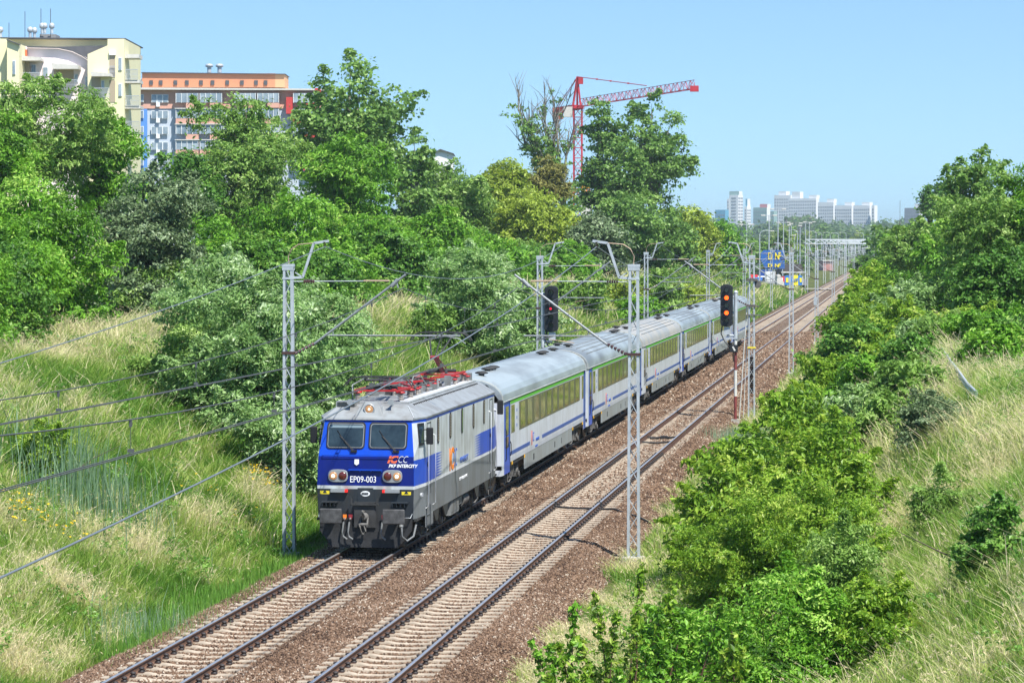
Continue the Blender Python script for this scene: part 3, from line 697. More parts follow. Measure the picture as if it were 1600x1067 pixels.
mb.tube([(.3, 5.2, 4.2), (.35, 5.5, 4.6), (.4, 6.3, 4.62), (.55, 6.6, 4.3)], .018, 6)
mb.build('roof_cable', [MATS['equipment_grey'], M_chas], ROOF)
sidepanel('top_blue_line', [(1.21, 3.57), (1.21, 3.645), (LY-1.21, 3.645), (LY-1.21, 3.57)], M_bb, t=.006)

# ---- passenger coaches
M_croof = None
def roofmat():
    m = mat('coach_roof', (.40, .45, .47), .42, .35); n = m.node_tree; b = n.nodes['Principled BSDF']
    tc = n.nodes.new('ShaderNodeTexCoord'); mp = n.nodes.new('ShaderNodeMapping'); mp.inputs['Scale'].default_value = (.8, .35, 1.6)
    oi = n.nodes.new('ShaderNodeObjectInfo'); ad = n.nodes.new('ShaderNodeVectorMath'); ad.operation = 'ADD'
    n.links.new(tc.outputs['Object'], mp.inputs[0]); n.links.new(mp.outputs[0], ad.inputs[0]); n.links.new(oi.outputs['Location'], ad.inputs[1])
    t = n.nodes.new('ShaderNodeTexNoise'); t.inputs['Scale'].default_value = .6; t.inputs['Detail'].default_value = 7; t.inputs['Roughness'].default_value = .6
    n.links.new(ad.outputs[0], t.inputs['Vector']); r = n.nodes.new('ShaderNodeValToRGB'); e = r.color_ramp.elements
    e[0].position = .36; e[0].color = (.23, .25, .26, 1); e[1].position = .62; e[1].color = (.44, .50, .52, 1)
    n.links.new(t.outputs['Fac'], r.inputs[0]); n.links.new(r.outputs[0], b.inputs['Base Color']); return m
M_croof = roofmat()
M_croof2 = mat('coach_roof_ochre', (.45, .42, .37), .5, .2, col2=(.33, .35, .36), vs=.5)
M_green = mat('stripe_green', (.10, .46, .035), .4)
M_stripe = mat('stripe_blue', (.035, .09, .34), .4)
M_bpil = mat('window_band', (.085, .09, .06), .3, spec=.6)
M_cglass = mat('coach_glass', (.018, .018, .008), .05, spec=.7, col2=(.20, .19, .055), vs=2.2)  # imitated reflections of greenery: olive mottling put into the glass colour
M_skirt = streaky('skirt_grey', (.30, .34, .36), (.22, .22, .21), .45, .7)
M_white2 = streaky('coach_white', (.60, .64, .72), (.36, .37, .39), .32, .6)
M_whitelow = streaky('coach_lilac_grey', (.48, .52, .60), (.36, .37, .41), .35, .5)
M_ydot = mat('reflector_yellow', (.9, .5, .02), .3)
CL, CW = 24.55, 1.405
def coach(name, label, roof_m, door_m, panel_first, ysh, last=False, ribs='across', orange=False):
    c = empty(name, (-14.55, ysh, 0), label, 'passenger coach', 'passenger coaches behind the locomotive')
    y0, y1 = 0., CL
    mb = MB()
    for s in (-1, 1):
        for (za, zb, mi) in ((1.08, 1.22, 1), (1.22, 3.22, 0)): mb.sheet([(s*CW, 1.95, za), (s*CW, y1-1.1, za), (s*CW, y1-1.1, zb), (s*CW, 1.95, zb)][::s], mi)
        mb.sheet([(s*CW, y1-1.1, .75), (s*CW*.985, y1, .75), (s*CW*.985, y1, 3.22), (s*CW, y1-1.1, 3.22)][::s], 0)
        mb.sheet([(s*CW*.97, 0, .75), (s*CW, .5, .75), (s*CW, .5, 3.22), (s*CW*.97, 0, 3.22)][::s], 0)
        mb.sheet([(s*CW, .5, 3.19), (s*CW, 1.95, 3.19), (s*CW, 1.95, 3.22), (s*CW, .5, 3.22)][::s], 0)
    for yy in (0, y1): mb.add([(-CW*.97, yy, .75), (CW*.97, yy, .75), (CW*.97, yy, 3.22), (.9, yy, 3.8), (-.9, yy, 3.8), (-CW*.97, yy, 3.22)], [(0, 1, 2, 3, 4, 5)], 0)
    body = mb.build('body', [M_white2, M_whitelow], c)
    # roof: arched section, crimped
    mb = MB(); prof = []
    for i in range(15):
        t = math.pi*i/14; prof.append((math.copysign(abs(math.cos(t))**.8, math.cos(t))*(CW+.012), 3.20+.86*max(0, math.sin(t))**.85))
    ny = 99 if ribs == 'across' else 13; vs = []
    for k in range(ny):
        y = y0+(y1-y0)*k/(ny-1); e = min(k, ny-1-k)/(ny-1)*CL
        dr = -.10*(1-min(1, e/1.2))**2; bump = .018*(k % 2) if ribs == 'across' and 2 < k < ny-3 else 0
        for x, z in prof: vs.append((x*(1-.02*(bump > 0)*0), y, z+dr*(z-3.2)+bump*(z > 3.25)))
    n = len(prof)
    mb.add(vs, [(k*n+j, k*n+j+1, (k+1)*n+j+1, (k+1)*n+j) for k in range(ny-1) for j in range(n-1)], 0, ribs != 'across')
    mb.add([vs[i] for i in range(n)], [tuple(range(n))], 0); mb.add([vs[-n+i] for i in range(n)], [tuple(range(n))[::-1]], 0)
    if ribs == 'along':
        for i in (3, 4, 5, 6, 8, 9, 10, 11):
            x, z = prof[i]; mb.bar((x, 1.8, z+.012), (x, y1-1.8, z+.012), .03, .03, 1)
    rf = mb.build('roof', [roof_m, M_roofg], c)
    mb = MB()
    for yy in (.12, y1-.12):
        mb.tube([(x*1.002, yy, z+.02-.1*(z-3.2)) for x, z in prof], .018, 6)
    for s in (-1, 1): mb.tube([(s*(CW+.02), y0+.3, 3.21), (s*(CW+.02), y1-.3, 3.21)], .018, 5)
    mb.build('rain_gutter', mat('gutter_cream', (.36, .37, .35), .5), c)
    vents = [(4.4, .25), (5.1, .25), (5.8, .25), (1.4, .5), (18.8, .25), (19.5, .25), (22.6, .25)] if ribs == 'across' else [(2.3, .3), (3.4, -.3), (21.0, .3), (22.4, .3)]
    for (yy, xx) in vents:
        mb = MB(); mb.lathe((xx, yy, 4.02), [(.10, 0), (.10, .07), (.22, .10), (.23, .13), (.12, .17), (.02, .18)], n=14); mb.build('roof_vent', M_chas, rf)
    # doors
    for s in (-1, 1):
        mb = MB(); mb.box(s*(CW-.03)-.015, s*(CW-.03)+.015, .6, 1.95, .75, 3.19); d = mb.build('door', door_m, c, label='door at the front end of the coach' if s > 0 else None)
        mb = MB(); mb.box(s*(CW-.01)-.01, s*(CW-.01)+.01, .95, 1.60, 2.05, 3.02); mb.box(s*(CW-.01)-.01, s*(CW-.01)+.01, .95, 1.60, 1.62, 1.99); mb.build('door_window', M_cglass, d)
        mb = MB(); mb.tube([(s*(CW+.02), .72, 1.2), (s*(CW+.05), .72, 1.3), (s*(CW+.05), .72, 2.2), (s*(CW+.02), .72, 2.3)], .015, 6); mb.tube([(s*(CW+.02), 1.83, 1.3), (s*(CW+.05), 1.83, 1.4), (s*(CW+.05), 1.83, 1.7), (s*(CW+.02), 1.83, 1.8)], .015, 6); mb.build('door_handle', M_seal, d)
    for s in (-1, 1):
        mb = MB(); mb.box(s*CW-.006, s*CW+.006, y1-.95, y1-.25, .76, 3.18); mb.build('rear_door', M_stripe, c)
    # window band and panes
    for s in (-1, 1):
        mb = MB(); mb.box(s*CW-.005, s*CW+.005, 4.15, 22.25, 2.03, 3.02)
        band = mb.build('window_band', M_bpil, c)
        nw = 10; pw = (22.25-4.15)/nw
        for k in range(nw):
            mb = MB(); mb.box(s*CW-.010, s*CW+.010, 4.15+k*pw+.32, 4.15+(k+1)*pw-.32, 2.08, 2.98); mb.build('window', M_cglass, band)
        for (a, b) in ((2.2, 3.0), (23.0, 23.55)):
            mb = MB(); mb.box(s*CW-.008, s*CW+.008, a, b, 2.05, 3.0); mb.build('narrow_window', M_cglass, c)
        mb = MB(); mb.box(s*CW-.006, s*CW+.006, 2.0, 23.95, 3.055, 3.175); mb.build('green_stripe', M_green, c)
    if orange:
        mb = MB(); mb.box(CW-.008, CW+.010, 20.5, 23.95, 3.05, 3.18); mb.build('orange_stripe', mat('stripe_orange', (.8, .4, .03), .4), c)
    for s in (-1, 1):
        for a, b in ((1.97, 6.9), (10.3, 23.95)):
            mb = MB(); mb.box(s*CW-.006, s*CW+.006, a, b, 1.31, 1.44); mb.build('blue_stripe', M_stripe, c)
    for s in (1, -1):
        yl = 7.3 if s > 0 else 9.0
        text('logo', 'I', .66, frame((s*(CW+.008), yl, 1.30), (0, s, 0), (0, 0, 1)), M_orr, c, xs=1.3, bold=.03)
        text('logo', 'CC', .5, frame((s*(CW+.008), yl+s*.3, 1.37), (0, s, 0), (0, 0, 1)), M_letb, c, xs=.6, bold=-.01)
        text('lettering', 'PKP INTERCITY', .17, frame((s*(CW+.008), yl+s*1.2, 1.33), (0, s, 0), (0, 0, 1)), M_letb, c, xs=.8)
        text('lettering', '51 51 20-70 0' + str(10+int(ysh) % 80), .10, frame((s*(CW+.008), yl+s*1.0, 1.12), (0, s, 0), (0, 0, 1)), M_letb, c)
    for k in range(3): mb = MB(); mb.cbox((CW+.004, 3.55, 2.25+k*.26), (.008, .12, .10)); mb.build('pictogram', M_stripe, c)
    # skirt with cut outs, reflectors
    for s in (-1, 1):
        mb = MB(); mb.box(s*(CW-.03)-.02, s*(CW-.03)+.02, 5.7, 19.6, .55, 1.08); sk = mb.build('skirt', M_skirt, c)
    for yy, w_ in ((7.9, .28), (14.0, .2), (16.1, .12)): mb = MB(); mb.box(CW-.012, CW-.004, yy, yy+w_, .70, .92); mb.build('skirt_hatch', M_chas, sk)
    for yy in (2.4, 5.5, 19.8, 23.2):
        for s in (-1, 1): mb = MB(); mb.cbox((s*(CW+.005), yy, 1.02), (.02, .16, .11)); mb.build('reflector', M_ydot, c)
    mb = MB(); mb.box(-CW+.03, CW-.03, 0, y1, .95, 1.09); mb.box(-1.0, 1.0, 5.8, 19.5, .5, .95); mb.build('underframe', M_chas, c)
    bogie(c, 3.4, 'c'); bogie(c, y1-3.4, 'c')
    for s in (-1, 1):
        for a, b in ((0, -.22), (y1, y1+.22)): mb = MB(); mb.cyl((s*.875, a, 1.06), (s*.875, b, 1.06), .10, n=10); mb.build('buffer', M_chas, c)
    for a, b in ((-.21, 0), (y1, y1+.21)): mb = MB(); mb.box(-.55, .55, a, b, 1.0, 3.3); mb.build('gangway', M_blk, c)
    return c
M_dblue = mat('door_blue', (.02, .085, .50), .35); M_dwhite = M_white2
P0, PIT = 89.95, 25.02
labs = ['first coach behind the locomotive, with crosswise ribbed silver roof and blue door',
        'second coach of the train, blue door, rear half behind the right lattice mast',
        'third coach of the train, with faded brownish roof and white door',
        'fourth coach of the train, blue door, next beyond the brownish roofed coach',
        'fifth coach of the train, just left of the signal with orange lights',
        'last coach of the train, orange end to its green stripe, behind the signal']
for i in range(6):
    coach('passenger_coach', labs[i], M_croof2 if i == 2 else M_croof, M_dwhite if i == 2 else M_dblue, 0, P0+PIT*i, ribs='across' if i in (0,) else 'along', orange=(i == 5))
# ================================================================== OVERHEAD LINE
M_galv = mat('galvanised_steel', (.48, .52, .56), .5, .25, var=.18, vs=3)
M_strut = mat('strut_grey', (.27, .29, .31), .55, .2, var=.2, vs=4)
M_port = mat('portal_galvanised', (.62, .66, .70), .6)
M_conc = mat('concrete_footing', (.42, .40, .36), .9, var=.25, vs=4)
M_wire = mat('wire_steel', (.13, .135, .14), .5, .5)
M_insb = mat('insulator_brown', (.07, .03, .03), .25, coat=.4)
M_copper = mat('tube_ochre', (.45, .33, .24), .5, .2)
ZG = -.55
def lattice(mb, x, y, z0, z1, wb, wt, depth=.16, pitch=.46, m=0):
    """two channel legs with zigzag lacing on both faces"""
    for s in (-1, 1):
        a, b = (x+s*wb/2, y, z0), (x+s*wt/2, y, z1)
        mb.bar(a, b, .014, depth, m)
        for d in (-1, 1):
            q = d*depth/2; mb.bar((a[0]-s*.03, y+q, z0), (b[0]-s*.03, y+q, z1), .07, .012, m)
    n = int((z1-z0)/pitch); 
    for d in (-1, 1):
        s = d
        for k in range(n):
            za, zb = z0+(z1-z0)*k/n, z0+(z1-z0)*(k+1)/n; wa = np.interp(za, [z0, z1], [wb, wt])/2-.03; wb2 = np.interp(zb, [z0, z1], [wb, wt])/2-.03
            mb.bar((x+s*wa, y+d*depth/2.2, za), (x-s*wb2, y+d*depth/2.2, zb), .03, .02, m); s = -s
def insul_rod(mb, a, b, r, n=5, m=0):
    a, b = Vector(a), Vector(b)
    for k in range(n):
        p = a.lerp(b, (k+.1)/n); q = a.lerp(b, (k+.8)/n); mb.cyl(p, q, r, r*.45, 10, m)
def mast(x, y, side, label, scale=1., arms=True, wt=None, top=7.9, cant=True, low=0, group='lattice masts of the overhead line'):
    """side: +1 arms towards +x"""
    r_ = empty('catenary_mast', (x, y, 0), label, 'mast', group); s = side
    zb = float(height(x, y))-.25 if abs(x+12.5) > 5.2 else -.6
    mb = MB(); lattice(mb, 0, 0, zb, top, .36, .27); mb.box(-.17, .17, -.1, .1, top-.06, top+.02); mb.box(-.165, .165, -.095, -.085, top-.16, top-.02); mb.box(-.165, .165, -.095, -.085, top-.42, top-.36); mb.box(-.165, .165, .085, .095, top-.16, top-.02)
    mb.build('lattice_post', M_galv, r_)
    mb = MB(); mb.box(-.32, .32, -.25, .25, zb-.3, zb+.22); mb.build('footing', M_conc, r_, bevel=.03)
    mb = MB(); a = [(s*.05, 0, top-.38), (s*.42, 0, top-.36), (s*.75, 0, top+.62), (s*1.18, 0, top+.68)]
    for p, q in zip(a[:-1], a[1:]): mb.bar(p, q, .05, .07)
    mb.bar((s*.42, 0, top-.36), (s*.2, 0, top-.22), .03)
    ta = mb.build('top_arm', M_galv, r_)
    mb = MB(); mb.tube([(s*.02, 0, top-.05), (0.0, 0, top+.25), (s*.1, 0, top+.45), (s*.3, 0, top+.58), (s*.75, 0, top+.62)], .016, 6); mb.build('bond_wire', M_copper, ta)
    mb = MB(); insul_rod(mb, (s*1.06, 0, top+.66), (s*1.06, 0, top+.5), .05, 3); mb.build('insulator', M_insb, ta)
    if cant:
        mb = MB(); mb.tube([(s*.14, 0, 7.42), (s*2.95, 0, 7.44)], .016, 6, 0); mb.tube([(s*2.2, 0, 7.44), (s*2.95, 0, 7.44)], .026, 8, 1); mb.build('top_tie', [M_galv, M_copper], r_)
        mb = MB(); insul_rod(mb, (s*.45, 0, 7.42), (s*.78, 0, 7.424), .07, 5); mb.build('insulator', M_insb, r_)
        mb = MB(); mb.tube([(s*.75, 0, 5.63), (s*3.42, 0, 7.62)], .034, 8); mb.cyl((s*3.0, 0, 7.28), (s*3.2, 0, 7.48), .06, n=8); mb.tube([(s*3.15, 0, 7.42), (s*3.2, 0, 7.24)], .02, 6)
        mb.build('cantilever_tube', M_strut, r_)
        mb = MB(); insul_rod(mb, (s*.20, 0, 5.36), (s*.78, 0, 5.66), .065, 6); mb.bar((0, -.0, 5.36), (s*.26, 0, 5.38), .06); mb.box(-.19, .19, -.11, .11, 5.33, 5.41); mb.build('insulator', M_insb, r_)
        mb = MB(); mb.tube([(s*1.15, 0, 5.88), (s*5.0, 0, 5.88)] if not low else [(s*1.0, 0, 5.88), (s*3.15, 0, 5.88)], .024, 7, 0); mb.tube([(s*1.3, 0, 6.05), (s*1.3, 0, 5.88)], .015, 5)
        xe = s*(3.6) if not low else s*2.6
        mb.tube([(xe-s*.2, 0, 5.86), (xe-s*.2, 0, 5.78), (xe-s*.9, 0, 5.68)], .014, 6, 1)
        if not low: mb.tube([(s*4.6, 0, 5.86), (s*4.95, 0, 5.8), (s*5.15, 0, 5.66)], .014, 6)
        mb.build('registration_tube', [M_strut, M_copper], r_)
    return r_
LM = [(-17.42, 76.8), (-17.42, 132.), (-17.42, 188.), (-17.42, 249), (-17.42, 307), (-17.42, 372), (-17.42, 440)]
RM = [(-7.5, 77.2), (-7.5, 139.), (-7.5, 189.5), (-7.5, 246.4), (-7.5, 307), (-7.5, 372), (-7.5, 440)]
ll = ['tall lattice mast left of the locomotive, its foot in shaded grass', 'lattice mast standing behind the signal with one red light', 'lattice mast on the left bank beyond the brownish coach roof', 'lattice mast on the left bank beyond the fifth coach',
      'lattice mast beyond the end of the train, just behind the one with hanging weights', 'lattice mast in front of the blue and yellow hoarding', 'smaller lattice mast right of the blue and yellow hoarding']
rl = ['tall lattice mast right of the empty track, in front of the second coach', 'lattice mast with tension weights beside the signal with two orange lights', 'lattice mast standing on the right ballast edge above the green shrubs', 'lattice mast with a small grey box half way up its post',
      'lattice mast just above the bright green shrub beside the far tracks', 'smaller lattice mast on the right of the far tracks, before the portals', 'last single lattice mast on the right before the row of portals']
for i, (x, y) in enumerate(LM): mast(x, y, 1, ll[i], low=0 if i == 0 else 1)
masts_r = [mast(x, y, -1, rl[i], low=1) for i, (x, y) in enumerate(RM)]
# tension weights on the second right mast
t = masts_r[1]
mb = MB()
for k in range(16): mb.lathe((-.02, .30, .9+k*.115), [(.05, 0), (.14, .01), (.14, .09), (.05, .10)], n=12)
mb.build('counterweight', mat('cast_iron_black', (.03, .032, .034), .6, var=.3), t)
mb = MB(); mb.tube([(-.02, .30, 2.7), (.1, .28, 6.3)], .012, 5); mb.tube([(-.62, .1, -.4), (-.18, 0, 6.3)], .028, 6); mb.tube([(-.42, .1, -.4), (-.10, 0, 6.3)], .02, 6); mb.build('guy_rod', mat('rod_white', (.6, .6, .58), .5), t)
mb = MB(); mb.box(-.26, .30, -.16, .16, 6.62, 6.74); mb.box(-.3, .36, -.14, .14, 5.30, 5.36); mb.box(-.3, .5, -.14, .14, 4.86, 4.92); mb.lathe((.28, 0, 6.45), [(.2, -.03), (.2, .03)], 'y', 16); mb.build('pulley_bracket', M_chasl, t)
mb = MB(); mb.box(-.2, .2, -.12, .12, 3.2, 3.28); mb.build('yellow_band', M_yel, t)
mb = MB(); mb.box(-.25, .05, -.2, -.1, 3.0, 3.7); mb.build('switch_box', M_galv, masts_r[3])
# wires: one object per wire line over each track and each feeder
def sagpts(p, q, sag, n=20):
    return [(p[0]+(q[0]-p[0])*t, p[1]+(q[1]-p[1])*t, p[2]+(q[2]-p[2])*t-4*sag*t*(1-t)) for t in np.linspace(0, 1, n+1)]
def contact_line(cx, sup, zs, stag, label, sag=1.27):
    c = empty('overhead_wire', (cx, 0, 0), label, 'overhead wire', 'contact lines over the tracks')
    mw = MB(); cw = MB(); nd = 0
    for k in range(len(sup)-1):
        y0, y1 = sup[k], sup[k+1]; a = stag*(1 if k % 2 else -1); b = -a
        P = sagpts((a, y0, zs), (b, y1, zs), sag); mw.tube(P, .0115 if y0 < 200 else .016, 5)
        for d in (-.04, .04): cw.tube(sagpts((a+d, y0, 5.62), (b+d, y1, 5.62), .03, 6), .0095 if y0 < 200 else .012, 5)
        if y0 < 260:
            n = 7
            for j in range(n):
                t = (j+.5)/n; yy = y0+(y1-y0)*t; z = zs-4*sag*t*(1-t); x = a+(b-a)*t
                md = MB(); md.cyl((x, yy, 5.62), (x, yy, z), .005, n=4); md.box(x-.02, x+.02, yy-.015, yy+.015, z-.1, z-.0); md.box(x-.045, x+.045, yy-.015, yy+.015, 5.62, 5.67); md.build('dropper', M_wire, c)
    mw.build('carrier_wire', M_wire, c); cw.build('contact_wire', M_wire, c)
supA = [14]+[y for _, y in LM]+[510, 570, 630, 690]; supB = [14]+[y for _, y in RM]+[510, 570, 630, 690]
contact_line(-14.35, supA, 7.24, .28, 'double contact wire and carrier hanging over the track of the train')
contact_line(-10.6, supB, 7.24, -.25, 'double contact wire and carrier hanging over the empty track')
def feeder(x, ys, z, sag, label):
    mb = MB()
    for k in range(len(ys)-1): mb.tube(sagpts((x, ys[k], z), (x, ys[k+1], z), sag if k else 3.53, 20 if k else 60), .0125 if ys[k] < 200 else .018, 6)
    props(mb.build('feeder_wire', mat('wire_bright', (.30, .32, .34), .4, .6)), label, 'wire', 'feeder wires on the mast tops')
feeder(-16.34, [-79.8]+[y for _, y in LM]+[510], 8.42, 1.25, 'single feeder wire sagging between the tops of the left masts')
feeder(-8.56, [-79.8]+[y for _, y in RM]+[510], 8.42, 1.25, 'single feeder wire sagging between the tops of the right masts')
# ================================================================== SIGNALS
M_back = mat('signal_black', (.016, .018, .022), .45, var=.3, vs=6)
M_amber = mat('signal_amber', (1, .2, .02), .3, emit=((1, .085, .006), 2.4))
M_redl = mat('signal_red', (.12, .01, .015), .3, emit=((1, .01, .06), .9))
M_lensd = mat('signal_lens_dark', (.03, .04, .04), .1, spec=.8)
M_rw_r = mat('pole_red', (.22, .05, .05), .6, var=.35, vs=5); M_rw_w = mat('pole_white', (.62, .62, .60), .6, var=.2, vs=5)
def signal(x, y, zt, label, lit, lm, dx=.62, red=False):
    g = empty('railway_signal', (x, y, 0), label, 'signal')
    zb = -.45; mb = MB(); zz = zb; k = 0
    zs_ = [-.5, .9, 2.2, 3.3, 3.75]
    for a, b in zip(zs_[:-1], zs_[1:]): mb.cyl((0, 0, a), (0, 0, b), .075, n=12, m=k % 2); k += 1
    mb.cyl((0, 0, 3.75), (0, 0, zt), .095, n=12, m=2); mb.lathe((0, 0, zt), [(.11, 0), (.12, .05), (.08, .1), (.02, .13)], n=12, m=2)
    mb.build('pole', [M_rw_r, M_rw_w, M_galv], g)
    mb = MB(); mb.box(-.2, .2, -.2, .2, zb-.2, zb+.2); mb.build('footing', M_conc, g)
    # head: rounded plate with five lamps
    cx = -dx if not red else dx; w_, h_ = .31, 1.06; zc = zt-.62; pts = []
    for i in range(24):
        t = 2*math.pi*i/24; c_, s_ = math.cos(t), math.sin(t)
        pts.append((cx+(w_*math.copysign(min(1, abs(c_)*1.25), c_)), -.24, zc+math.copysign(h_-.28, s_)+.28*s_))
    mb = MB(); mb.prism(pts, (0, .16, 0)); hd = mb.build('signal_head', M_back, g, bevel=.02)
    for k in range(5):
        z = zc+.76-k*.375
        mb = MB(); mb.cyl((cx, -.25, z), (cx, -.275, z), .105, n=16); ln_ = mb.build('lamp_lens', (lm if k in lit and not red else M_lensd), hd)
        if red and k in lit: mb = MB(); mb.cyl((cx-.02, -.276, z), (cx-.02, -.285, z), .055, n=12); mb.build('lamp_bulb', lm, hd)
        mb = MB(); n = 12
        for i in range(n):
            a, b = R(-20+220*i/n), R(-20+220*(i+1)/n)
            mb.add([(cx+.135*math.cos(a), -.25, z+.135*math.sin(a)), (cx+.135*math.cos(b), -.25, z+.135*math.sin(b)), (cx+.14*math.cos(b), -.50+.1*(abs(math.cos(b))), z+.14*math.sin(b)), (cx+.14*math.cos(a), -.50+.1*abs(math.cos(a)), z+.14*math.sin(a)),
                    (cx+.125*math.cos(a), -.25, z+.125*math.sin(a)), (cx+.125*math.cos(b), -.25, z+.125*math.sin(b)), (cx+.13*math.cos(b), -.50+.1*(abs(math.cos(b))), z+.13*math.sin(b)), (cx+.13*math.cos(a), -.50+.1*abs(math.cos(a)), z+.13*math.sin(a))],
                   [(0, 1, 2, 3), (7, 6, 5, 4), (3, 2, 6, 7)])
        mb.build('lamp_hood', M_seal, hd)
    for k in range(4): 
        z = zc+.57-k*.375; 
    mb = MB()
    for z in (zc+.5, zc-.5): mb.bar((cx, -.08, z), (0, 0, z), .04, .05)
    mb.box(cx-.12, cx+.16, -.15, .1, zc-1.45, zc-1.08); mb.cyl((cx, 0, zc-1.5), (0, 0, zc-1.5), .06, n=8); mb.box(cx-.2, .1, -.1, .1, zc-1.68, zc-1.60)
    mb.build('bracket', M_galv, g)
    mb = MB(); mb.tube([(cx-.22, -.1, zc-1.0), (cx-.28, -.1, zc-1.4), (cx-.1, -.1, zc-1.8), (-.12, -.05, zc-2.3), (-.1, 0, zc-2.8)], .03, 6); mb.build('cable', M_chas, g)
    if not red:
        mb = MB(); mb.box(-.27, .12, -.16, -.12, zt-2.95, zt-2.58, 0); mb.prism([(-.17, -.161, zt-2.68), (-.10, -.161, zt-2.64), (.02, -.161, zt-2.86), (-.05, -.161, zt-2.89)], (0, -.004, 0), 1); mb.build('number_plate', [M_back, M_rw_w], g)
    return g
signal(float(ay(1149, 655, 136.5)[0]), 136.5, 6.05, 'railway signal with two orange lights on a red and white banded pole', (1, 3), M_amber, dx=.44)
signal(float(ay(848, 480, 124)[0]), 124, 6.15, 'railway signal with one red light, seen over the coach roofs', (2,), M_redl, dx=.42, red=True)
# ================================================================== PORTALS over the far tracks
def portal(y, label, xl=-17.4, xr=-5.2, h=8.9):
    g = empty('catenary_portal', (0, y, 0), label, 'portal', 'portals over the far tracks')
    for x in (xl, xr):
        mb = MB(); lattice(mb, x, 0, -.6, h, .55, .5, .3, 1.0); mb.build('leg', M_port, g)
    mb = MB()
    for z in (h-.8, h):
        for d in (-.2, .2): mb.bar((xl-.3, d, z), (xr+.3, d, z), .14)
    n = 10
    for k in range(n):
        a, b = xl+(xr-xl)*k/n, xl+(xr-xl)*(k+1)/n
        for d in (-.2, .2): mb.bar((a, d, h-.8 if k % 2 else h), (b, d, h if k % 2 else h-.8), .10)
    mb.build('beam', M_port, g)
    for x in (-14.5, -10.5):
        mb = MB(); mb.tube([(x-.9, 0, h-.8), (x-.9, 0, 5.9)], .07, 6); mb.tube([(x-.9, 0, 7.4), (x+.3, 0, 7.2)], .04, 5); mb.tube([(x-.9, 0, 6.0), (x+.5, 0, 5.8)], .04, 5); mb.build('drop_post', M_port, g)
pl = ['nearest portal spanning the far tracks', 'second nearest portal over the far tracks', 'third portal over the far tracks', 'fourth portal over the far tracks', 'fifth portal over the far tracks']
nth = ['nearest', 'second', 'third', 'fourth', 'fifth', 'sixth', 'seventh', 'eighth', 'ninth', 'farthest']
for k in range(10): portal(510+60*k, '%s of the galvanised steel portals in line over the far tracks' % nth[k], xr=-5.2+(k % 3)*.8, h=9.3+.02*k)
# ================================================================== VEGETATION
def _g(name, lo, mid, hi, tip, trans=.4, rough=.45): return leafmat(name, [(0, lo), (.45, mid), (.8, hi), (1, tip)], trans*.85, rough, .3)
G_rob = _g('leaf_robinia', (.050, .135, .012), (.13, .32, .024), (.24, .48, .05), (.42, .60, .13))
G_rob2 = _g('leaf_feathery', (.075, .155, .026), (.17, .32, .055), (.29, .45, .10), (.46, .60, .22))
G_dark = _g('leaf_dark', (.040, .11, .015), (.09, .23, .028), (.16, .33, .05), (.28, .44, .10), .35)
G_olive = _g('leaf_olive_grey', (.075, .12, .05), (.14, .21, .09), (.22, .31, .15), (.36, .44, .27), .3, .45)
G_yel = _g('leaf_yellow_green', (.14, .20, .02), (.27, .37, .04), (.38, .49, .07), (.50, .60, .14))
G_pop = _g('leaf_poplar', (.065, .145, .030), (.14, .27, .052), (.22, .38, .085), (.36, .52, .16), .4, .42)
G_silv = _g('leaf_silver', (.095, .19, .048), (.22, .38, .11), (.37, .52, .22), (.56, .68, .42))
G_bright = _g('leaf_bright', (.075, .165, .014), (.185, .35, .030), (.33, .48, .055), (.50, .60, .13), .45, .42)
G_gold = _g('leaf_golden', (.13, .14, .03), (.24, .24, .06), (.32, .31, .09), (.42, .38, .14))
G_far = _g('leaf_far', (.05, .10, .032), (.10, .18, .05), (.15, .25, .07), (.22, .32, .11))
M_bark = mat('bark', (.11, .085, .065), .9, var=.4, vs=4)
M_barkp = mat('bark_pale', (.23, .21, .18), .9, var=.4, vs=2)
def leaves(C, Cn, cr, npc, size, asp, droop, rg, tint_c, tj=.17, up=.5, flat=.42):
    """leaf quads: clusters at C with outward normals Cn"""
    m = len(C); n = m*npc; c = np.repeat(C, npc, 0); o = np.repeat(Cn, npc, 0); r = np.repeat(np.broadcast_to(cr, m), npc)
    q = rg.normal(0, .5, (n, 3))*r[:, None]; q[:, 2] *= flat
    q[:, 2] -= droop*r*(np.hypot(q[:, 0], q[:, 1])/np.maximum(r, 1e-3))**2*.5
    p = c+q
    nn = o*.55+np.array([0, 0, up])+rg.normal(0, .55, (n, 3)); nn /= np.linalg.norm(nn, axis=1)[:, None]
    d = rg.normal(0, 1, (n, 3))+o*.7; d[:, 2] -= droop*1.1; d -= nn*(d*nn).sum(1)[:, None]; d /= np.linalg.norm(d, axis=1)[:, None]
    s = np.cross(nn, d); L = size*rg.uniform(.65, 1.35, n)[:, None]; W = L*asp
    V = np.stack([p-d*L*.5, p+s*W*.5+nn*L*.05, p+d*L*.5-nn*L*.08, p-s*W*.5+nn*L*.05], 1)
    t = np.clip(np.repeat(tint_c, npc)+rg.normal(0, tj, n), 0, 1)
    return V, t
def put_leaves(name, Vs, ts, mt, parent):
    V = np.concatenate(Vs).reshape(-1, 3); t = np.concatenate(ts); F = np.arange(len(V)).reshape(-1, 4)
    return npmesh(name, V, F, mt, parent, tint=t)
